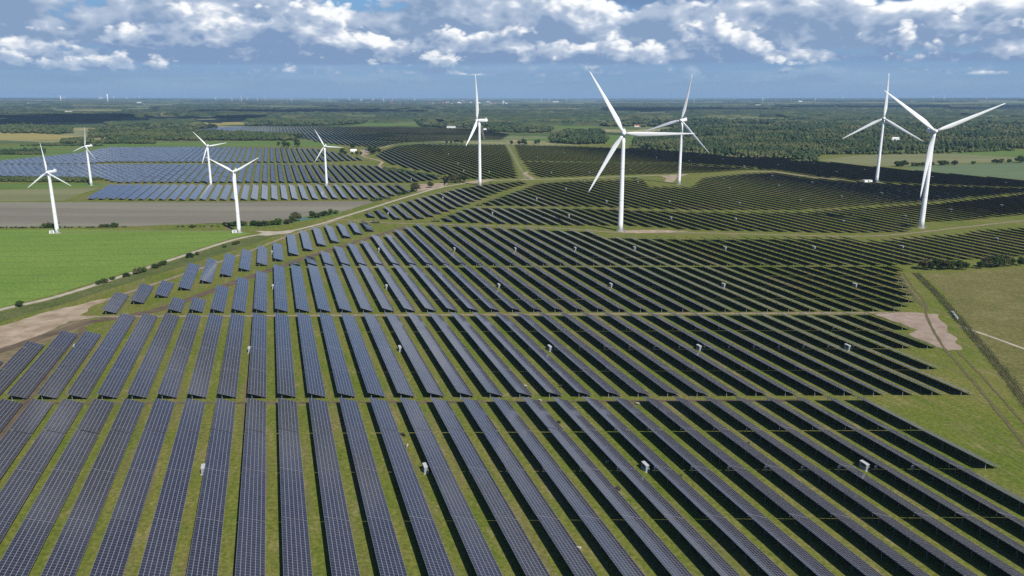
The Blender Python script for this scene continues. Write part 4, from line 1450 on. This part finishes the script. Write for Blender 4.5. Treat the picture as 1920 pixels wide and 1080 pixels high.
wood('mixed_forest', [(1187, 278), (1280, 285), (1400, 297), (1450, 301), (1530, 304), (1548, 298), (1538, 290), (1640, 289), (1740, 287), (1765, 287), (1920, 281), (2150, 279), (2150, 244), (1920, 241), (1500, 236), (1280, 240), (1190, 262)],
     'broad dark green forest bordering the far panel field', 13, 7.5,
     holes=[[(1595, 260), (1655, 258), (1650, 254), (1600, 255)], [(1670, 269), (1760, 268), (1750, 262), (1668, 262)], [(1780, 263), (1920, 262), (2160, 260), (2160, 256), (1920, 257), (1790, 258)], [(1280, 262), (1340, 260), (1335, 256), (1285, 257)], [(1400, 252), (1470, 251), (1460, 248), (1410, 248)], [(1820, 250), (1900, 249), (1890, 246), (1830, 246)], [(1540, 270), (1580, 269), (1575, 266), (1545, 266)]])
wood('forest_margin', [(1180, 279), (1280, 287), (1400, 299.5), (1450, 303), (1530, 306), (1556, 299), (1548, 289.5), (1640, 290), (1740, 288.3), (1765, 288.3), (1920, 282.3), (2150, 280), (2150, 276), (1920, 278), (1740, 284), (1560, 287), (1450, 296), (1280, 281), (1187, 274)], 'scrubby lighter growth along the near forest edge', 6.5, 6.5, keep=0.5, material='margin')
wood('copse', [(1032, 268), (1080, 271), (1133, 270), (1140, 262), (1125, 247), (1060, 247), (1035, 256)], 'dark copse beyond the grassy diagonal path', 12, 8)
wood('tree_belt', [(913, 247), (1030, 250), (1035, 244), (1000, 239), (915, 238)], 'tree belt behind the far meadow', 12, 10)
wood('tree_belt', [(3, 250), (133, 252), (135, 240), (60, 238), (3, 239)], 'tree belt above the ripening field', 12, 9)
wood('tree_belt', [(167, 258), (300, 264), (560, 264), (565, 256), (420, 249), (330, 246), (170, 247)], 'wide tree belt below the far bright panels', 11, 8.5, keep=0.85)
wood('hedgerow', [(115, 270), (290, 270), (290, 266), (240, 263), (115, 263)], 'hedgerow edging the long green field', 9, 7)
wood('hedgerow', [(40, 274), (190, 274), (190, 272), (40, 272)], 'thin hedgerow within the long green field', 6, 6, keep=0.7)
wood('hedgerow', [(-100, 291), (83, 290), (83, 284), (-100, 286)], 'dense hedgerow at the corner of the blue panels', 8, 6)
wood('hedgerow', [(-150, 341), (0, 341), (215, 343), (218, 341), (190, 337), (0, 336), (-150, 336)], 'dark hedgerow along the near edge of the blue panels', 5.5, 4.2)
wood('hedgerow', [(-150, 428.5), (160, 427.5), (440, 425), (500, 424), (500, 423), (300, 425.6), (0, 427), (-150, 427)], 'low scrub along the ploughed field edge', 1.5, 2.0, keep=0.5)
wood('hedgerow', [(716, 321), (745, 325), (828, 334), (832, 332), (790, 326), (740, 318), (720, 316)], 'scrubby hedge along the sandy access track', 3.5, 5, keep=0.7)
wood('hedgerow', [(700, 378), (745, 371), (770, 362), (765, 360), (740, 366), (695, 375)], 'scrubby hedge between ploughed field and farm road', 2.5, 3.2, keep=0.7)
wood('far_belt', [(1130, 237), (1300, 240), (1500, 236), (1920, 241), (2150, 244), (2150, 228), (1920, 226), (1300, 226), (1140, 229)], 'wooded country beyond the forest', 14, 13, keep=0.8, material='farwood', holes=[[(1488, 231), (1512, 231), (1510, 223), (1490, 223)], [(1520, 229), (1568, 229), (1566, 222), (1522, 222)], [(1750, 234), (1810, 234), (1805, 227), (1755, 227)], [(1300, 234), (1350, 234), (1345, 229), (1305, 229)], [(1620, 236), (1690, 236), (1680, 232), (1630, 232)]])
wood('far_belt', [(460, 236), (600, 236), (650, 234), (690, 230), (640, 228), (480, 230)], 'dark tree belt behind the far bright panels', 13, 11, material='farwood')
wood('far_belt', [(790, 238), (905, 242), (950, 236), (1130, 236), (1130, 231), (900, 227), (780, 229)], 'dark tree belt behind the far panel field', 13, 12, keep=0.85, material='farwood')
wood('far_belt', [(180, 246), (330, 246), (415, 240), (330, 236), (180, 238)], 'dark copses beyond the tree belt', 13, 12, keep=0.5, material='farwood')


# woodland towards the horizon: closed canopies with ragged edges and uneven tops
def canopy(V, Q, cx, cy, w, d, rot, h, rr):
    nx = int(min(110, max(8, w / 16)))
    ny = int(min(14, max(3, d / 28)))
    b = len(V)
    c, s = math.cos(rot), math.sin(rot)
    for j in range(ny + 1):
        for i in range(nx + 1):
            u, v = i / nx * 2 - 1, j / ny * 2 - 1
            edge = i in (0, nx) or j in (0, ny)
            wob = 1 + 0.3 * mnoise.noise(Vector((u * 3 + cx * 0.01, v * 2, cy * 0.01)))
            x = u * w / 2 * (1 - 0.25 * abs(v) ** 3) + rr.uniform(-4, 4)
            y = v * d / 2 * wob * (1 - 0.35 * abs(u) ** 4) + rr.uniform(-4, 4)
            X, Y = cx + x * c - y * s, cy + x * s + y * c
            z = -1.0 if edge else h * rr.uniform(0.62, 1.12)
            V.append((X, Y, hill(X, Y) + z))
    for j in range(ny):
        for i in range(nx):
            a = b + j * (nx + 1) + i
            Q.append((a, a + 1, a + nx + 2, a + nx + 1))


def far_woods():
    rr = random.Random(31)
    bands = [(222, 236, 26, (90, 330), (2.5, 6)), (210, 222, 34, (80, 380), (1.6, 4.5)), (200, 211, 42, (60, 360), (0.9, 3)), (191, 201, 55, (50, 300), (0.5, 1.7)), (185.6, 192, 70, (40, 260), (0.25, 0.9))]
    for bi, (ya, yb, cnt, wr, dr) in enumerate(bands):
        V, Q = [], []
        for i in range(cnt):
            py = rr.uniform(ya, yb)
            px = rr.uniform(-250, 2170)
            if py > 232 and 300 < px < 1000:
                continue
            x, y = g(px, py)
            if y > 30000:
                continue
            x1, _ = g(px + rr.uniform(*wr), py)
            _, y1 = g(px, py + rr.uniform(*dr))
            canopy(V, Q, x, y, abs(x1 - x), max(60, abs(y - y1)), rr.uniform(-0.12, 0.12), rr.uniform(12, 18), rr)
        tag(obj('distant_woodland', mesh_np('distant_woodland', np.array(V), np.array(Q), [M['farwood']])),
            ['dark woodland just past the panel fields', 'dark woodland strips in the middle distance', 'woodland strips well past the panel fields', 'bluish woodland strips near the horizon', 'faint woodland on the skyline'][bi], 'woodland', kind='stuff')


far_woods()

# ------------------------------------------------------------------ houses, town, far turbines, stacks
def house(px, py, w, d, h, roof_h, rot, wallm, roofm, label, group, name='house', z=0.0, wins=True):
    x, y = g(px, py)
    o = bpy.data.objects.new(name, None)
    o.location = (x, y, hill(x, y))
    o.rotation_euler = (0, 0, R(rot))
    link(o)
    tag(o, label, 'building' if name != 'house' else 'house', group)
    mb = MB(); mb.box(-w / 2, w / 2, -d / 2, d / 2, -0.5, h); obj('wall', mb.mesh('wall', [wallm]), o)
    mb = MB()
    e = 0.4
    prof = [(-d / 2 - e, h + 0.01), (d / 2 + e, h + 0.01), (d / 2 + e, h + 0.2), (0, h + roof_h), (-d / 2 - e, h + 0.2)]
    mb.loft([[(xx, yy, zz) for yy, zz in prof] for xx in (-w / 2 - e, w / 2 + e)])
    rf = obj('roof', mb.mesh('roof', [roofm]), o)
    if wins:
        m = max(2, int(w / 3.2))
        wm = MB(); wm.box(-0.6, 0.6, -0.04, 0.04, 0, 1.3)
        wme = wm.mesh('window', [M['darkmetal']])
        for i in range(m):
            obj('window', wme, o, (-w / 2 + w * (i + 0.5) / m, -d / 2 - 0.03, 1.0))
        mb = MB(); mb.box(w * 0.2, w * 0.2 + 0.7, -0.35, 0.35, h + roof_h * 0.6, h + roof_h + 0.8)
        obj('chimney', mb.mesh('chimney', [M['brick']]), rf)


house(663, 285, 12, 7, 3.0, 3.0, 12, M['white'], M['white'], 'white farmhouse among dark trees beside the sandy yard', None)
house(692, 284, 14, 9, 3.4, 3.2, -10, M['greyroof'], M['darkmetal'], 'dark barn at the end of the sandy yard', None, 'barn')
house(1195, 238, 24, 10, 4.5, 4, 5, M['white'], M['redroof'], 'white house with red roof by the tree belt', None)
house(1676, 263, 22, 14, 5, 3, 8, M['hutroof'], M['white'], 'white roofed shed in a forest clearing', None, 'shed', wins=False)
house(1715, 267, 62, 14, 3, 1.5, 3, M['greyroof'], M['hutwall'], 'long grey building in the forest clearing', None, 'warehouse', wins=False)
house(850, 240, 46, 16, 4, 3, 0, M['white'], M['hutroof'], 'long white farm building behind the far panels', None, 'farm_building', wins=False)
house(910, 245, 14, 9, 4, 3, 20, M['white'], M['white'], 'small white house beside the far panel field', None)
rt = random.Random(12)
spots = [(rt.gauss(845, 26), rt.uniform(190, 197)) for i in range(26)] + [(rt.gauss(720, 40), rt.uniform(189, 196)) for i in range(16)] + [(rt.gauss(920, 22), rt.uniform(190, 195)) for i in range(10)] + [(rt.gauss(520, 40), rt.uniform(190, 195)) for i in range(10)]
for i, (px, py) in enumerate(spots):
    wht = rt.random() < 0.5
    house(px, py, rt.uniform(18, 60), rt.uniform(12, 26), rt.uniform(6, 16), rt.uniform(3, 7), rt.uniform(-30, 30), M['white'] if wht else M['brick'], M['hutroof'] if wht else M['redroof'],
          'tiny white building of the distant town' if wht else 'tiny red roofed building of the distant town', 'white buildings of the distant town' if wht else 'red roofs of the distant town', 'town_building', wins=False)
for (px, py, w) in ((115, 186, 130), (190, 186.5, 150), (1042, 191.5, 110), (262, 196, 60), (1420, 200, 60), (1500, 193, 60), (60, 199, 90), (385, 192.5, 60), (130, 214, 40)):
    house(px, py, w, 40, 14, 5, rt.uniform(-8, 8), M['white'], M['hutroof'], 'long white industrial shed on the far plain', 'far white sheds', 'industrial_shed', wins=False)

FB = blade_mesh(40)


def far_turbine(px, D, hub, label, group, ang):
    az = math.atan((px - 960) / math.hypot(FPX, 360))
    x, y = D * math.tan(az), D
    o = bpy.data.objects.new('far_wind_turbine', None)
    o.location = (x, y, hill(x, y) - 2)
    s = hub / 60
    o.scale = (s, s, s)
    o.rotation_euler = (0, 0, -az + R(random.uniform(-50, 50)))
    link(o)
    tag(o, label, 'wind turbine', group)
    if 'tower' not in far_turbine.__dict__:
        mb = MB()
        mb.tube([(0, 0, 0), (0, 0, 30), (0, 0, 59)], [2.1, 1.7, 1.2], 10)
        far_turbine.tower = mb.mesh('tower', [M['turbine']], True)
        mb = MB()
        mb.loft(round_box(3.2, -1.8, 7, 58.4, 61.6))
        far_turbine.nac = mb.mesh('nacelle', [M['turbine']], True)
    obj('tower', far_turbine.tower, o)
    obj('nacelle', far_turbine.nac, o)
    for q in range(3):
        b = obj('blade', FB, o, (0, -2.4, 60))
        b.rotation_euler = (0, math.pi / 2 - R(ang + 120 * q), 0)


for px in (120, 186, 190, 213, 237, 261, 404, 434, 452, 463, 482, 497, 546, 618, 655, 677, 699, 719, 736, 777, 1015, 1031, 1046, 1062, 1302, 1431, 1490, 1530, 1580, 1750, 1771, 1850):
    far_turbine(px, random.uniform(11500, 16500), random.uniform(56, 68), 'tiny white wind turbine on the horizon', 'wind turbines on the horizon', random.uniform(0, 120))
far_turbine(1453, 6200, 62, 'lone white wind turbine over the dark wood, short of the horizon', 'lone far turbine', 95)


def stack(px, D, h, r, label):
    az = math.atan((px - 960) / math.hypot(FPX, 360))
    x, y = D * math.tan(az), D
    o = bpy.data.objects.new('chimney_stack', None)
    o.location = (x, y, hill(x, y) - 2)
    link(o)
    tag(o, label, 'chimney')
    mb = MB(); mb.tube([(0, 0, 0), (0, 0, h * 0.5), (0, 0, h)], [r, r * 0.85, r * 0.75], 16); obj('shaft', mb.mesh('shaft', [M['white']], True), o)
    mb = MB(); mb.tube([(0, 0, h * 0.97), (0, 0, h + 1)], [r * 0.85, r * 0.85], 16); obj('rim', mb.mesh('rim', [M['hutwall']]), o)


stack(201, 11000, 125, 9, 'tall white chimney stack on the left horizon')
stack(113, 11500, 95, 6, 'slim white chimney stack beside the long industrial shed')
stack(943, 9500, 62, 5, 'white chimney stack rising from the distant town')

# ------------------------------------------------------------------ pasture side: young hedge, hives
def hedge_rows():
    cl = catmull(gp([(1716, 512), (1755, 550), (1800, 602), (1860, 673), (1925, 758), (2000, 860)]), 0.7)
    V, Q = [], []
    rr = np.random.default_rng(4)
    for i in range(1, len(cl) - 1):
        dv = (cl[i + 1] - cl[i - 1]).normalized()
        nrm = Vector((-dv.y, dv.x))
        for off, hh in ((-2.2, 0.5), (-0.75, 0.35), (0.75, 0.45), (2.2, 0.5)):
            if mnoise.noise(Vector((i * 0.06, off, 2))) < -0.38:
                continue
            c = cl[i] + nrm * (off + rr.uniform(-.2, .2))
            for q in range(3):
                p = np.array([c.x + rr.normal() * 0.28, c.y + rr.normal() * 0.28, 0.1 + rr.uniform(0.05, hh)])
                a = rr.normal(size=3); a /= np.linalg.norm(a)
                b = np.cross(a, rr.normal(size=3)); b /= np.linalg.norm(b)
                s = rr.uniform(0.14, 0.3)
                n = len(V)
                V += [p - a * s, p + b * s * .6, p + a * s, p - b * s * .6]
                Q.append((n, n + 1, n + 2, n + 3))
    tag(obj('young_hedge', mesh_np('young_hedge', np.array(V), np.array(Q), [M['leaf3']])), 'young hedge plants in parallel furrows beside the dry pasture', 'hedge', kind='stuff')


hedge_rows()
hb_, hl_, hs_ = MB(), MB(), MB()
hb_.box(-0.45, 0.45, -0.5, 0.5, 0.25, 1.15)
hb_.box(-0.48, 0.48, -0.53, 0.53, 0.66, 0.72)
hl_.box(-0.52, 0.52, -0.57, 0.57, 1.152, 1.3)
for sx in (-0.35, 0.35):
    hs_.box(sx - .06, sx + .06, -0.45, 0.45, 0, 0.248)
hbm = [hb_.mesh('hive_body', [M['hivegreen']]), hb_.mesh('hive_body', [M['hutroof']])]
hlm, hsm = hl_.mesh('lid', [M['hutroof']]), hs_.mesh('stand', [M['bark']])
for i, (px, py) in enumerate(((1785.5, 588), (1787.5, 591), (1789.5, 594), (1791.5, 596.5), (1793.5, 599))):
    x, y = g(px, py)
    o = bpy.data.objects.new('beehive', None)
    o.location = (x, y, 0)
    o.rotation_euler = (0, 0, R(35 + random.uniform(-8, 8)))
    o.scale = (1.0, 1.0, 1.0)
    link(o)
    wht = i == 4
    tag(o, 'white hive box at the end of the hive line beside the hedge' if wht else 'green hive box with white lid beside the young hedge', 'hive', 'hives beside the hedge')
    obj('hive_body', hbm[1 if wht else 0], o)
    obj('lid', hlm, o)
    obj('stand', hsm, o)

# ------------------------------------------------------------------ grazing sheep
def sheep_mesh(material):
    mb = MB()
    body = []
    for (y, zc, rx, rz_) in ((-0.62, 0.66, 0.05, 0.05), (-0.58, 0.66, 0.2, 0.2), (-0.4, 0.66, 0.3, 0.29), (-0.1, 0.64, 0.33, 0.31), (0.25, 0.66, 0.31, 0.3), (0.48, 0.7, 0.25, 0.25), (0.6, 0.68, 0.16, 0.18), (0.74, 0.52, 0.11, 0.13), (0.86, 0.36, 0.09, 0.1), (0.95, 0.25, 0.07, 0.07), (1.03, 0.17, 0.05, 0.045)):
        body.append([(rx * math.cos(2 * math.pi * j / 10), y, zc + rz_ * math.sin(2 * math.pi * j / 10)) for j in range(10)])
    mb.loft(body)
    for sx in (-0.16, 0.16):
        mb.tube([(sx, 0.34, 0.5), (sx, 0.36, 0.25), (sx, 0.35, 0.0)], [0.085, 0.05, 0.045], 6)
        mb.tube([(sx, -0.4, 0.55), (sx, -0.36, 0.36), (sx, -0.46, 0.2), (sx, -0.44, 0.0)], [0.11, 0.08, 0.05, 0.045], 6)
        mb.tube([(sx * 0.45, 0.82, 0.45), (sx * 1.2, 0.8, 0.43)], [0.05, 0.02], 5)
    mb.tube([(0, -0.58, 0.72), (0, -0.68, 0.5)], [0.06, 0.03], 5)
    return mb.mesh('sheep', [material], True)


SH = (sheep_mesh(M['wool']), sheep_mesh(M['darkwool']))
for i, (px, py, dk) in enumerate(((752, 817, 1), (757.5, 818, 1), (764, 838, 0), (1048, 794, 1), (1012, 753, 0), (1195, 759, 0), (985, 726, 0), (1085, 1031, 0), (1157, 918, 1), (1160, 921, 1), (1276, 896, 1), (1403, 834, 1), (1139, 869, 0), (1052, 726, 1))):
    x, y = g(px, py)
    o = obj('sheep', SH[dk], None, (x, y, 0), random.uniform(0, 6.28))
    o.scale = (1.1, 1.1, 1.1)
    tag(o, 'dark brown sheep grazing between the panel rows' if dk else 'cream woolly sheep grazing between the panel rows', 'sheep', 'dark sheep between the rows' if dk else 'pale sheep between the rows')

# ------------------------------------------------------------------ fair-weather clouds overhead (above the view), whose shade lies on the far plain
def cloud_over(px, py, wx, wy, seed, alt=1250):
    """cumulus whose shadow falls about the surveyed ground point"""
    x, y = g(px, py)
    q = alt / math.tan(SUN_EL)
    cx, cy = x - math.sin(SHADOW_AZ) * q, y - math.cos(SHADOW_AZ) * q
    rr = np.random.default_rng(seed)
    n = 46
    ang = rr.uniform(0, 6.28, n)
    rad = np.sqrt(rr.uniform(0, 1, n))
    Vs, Fs = [], []
    for i in range(n):
        c = np.array([np.cos(ang[i]) * rad[i] * wx * 0.5, np.sin(ang[i]) * rad[i] * wy * 0.5, rr.uniform(-20, 90) * (1.2 - rad[i])])
        s = min(wx, wy) * rr.uniform(0.14, 0.26) * (1.15 - 0.5 * rad[i])
        v = ICO_V * rr.uniform(0.8, 1.2, size=(12, 1)) * s
        v[:, 2] *= 0.55
        Vs.append(v + c)
        Fs.append(ICO_F + 12 * i)
    o = obj('cloud', mesh_np('cloud', np.concatenate(Vs), np.concatenate(Fs), [M['cloud']], smooth=True), None, (cx, cy, alt))
    tag(o, kind='structure')


cloud_over(150, 225, 1700, 1200, 1)
cloud_over(620, 211, 2000, 900, 3)
cloud_over(1240, 207, 2200, 1100, 5)
cloud_over(1700, 203, 2600, 1400, 6)

# ------------------------------------------------------------------ air
def build_haze():
    mb = MB()
    mb.box(-46000, 46000, -46000, 46000, -3, 215)
    m = bpy.data.materials.new('haze')
    m.use_nodes = True
    k = NT(m.node_tree)
    v = k.n('ShaderNodeVolumePrincipled')
    v.inputs['Color'].default_value = (0.48, 0.72, 1.0, 1)
    v.inputs['Density'].default_value = HAZE
    v.inputs['Anisotropy'].default_value = 0.0
    k.link(v.outputs[0], k.n('ShaderNodeOutputMaterial').inputs['Volume'])
    tag(obj('haze', mb.mesh('haze', [m])), kind='stuff')


HAZE = 4.4e-5
build_haze()
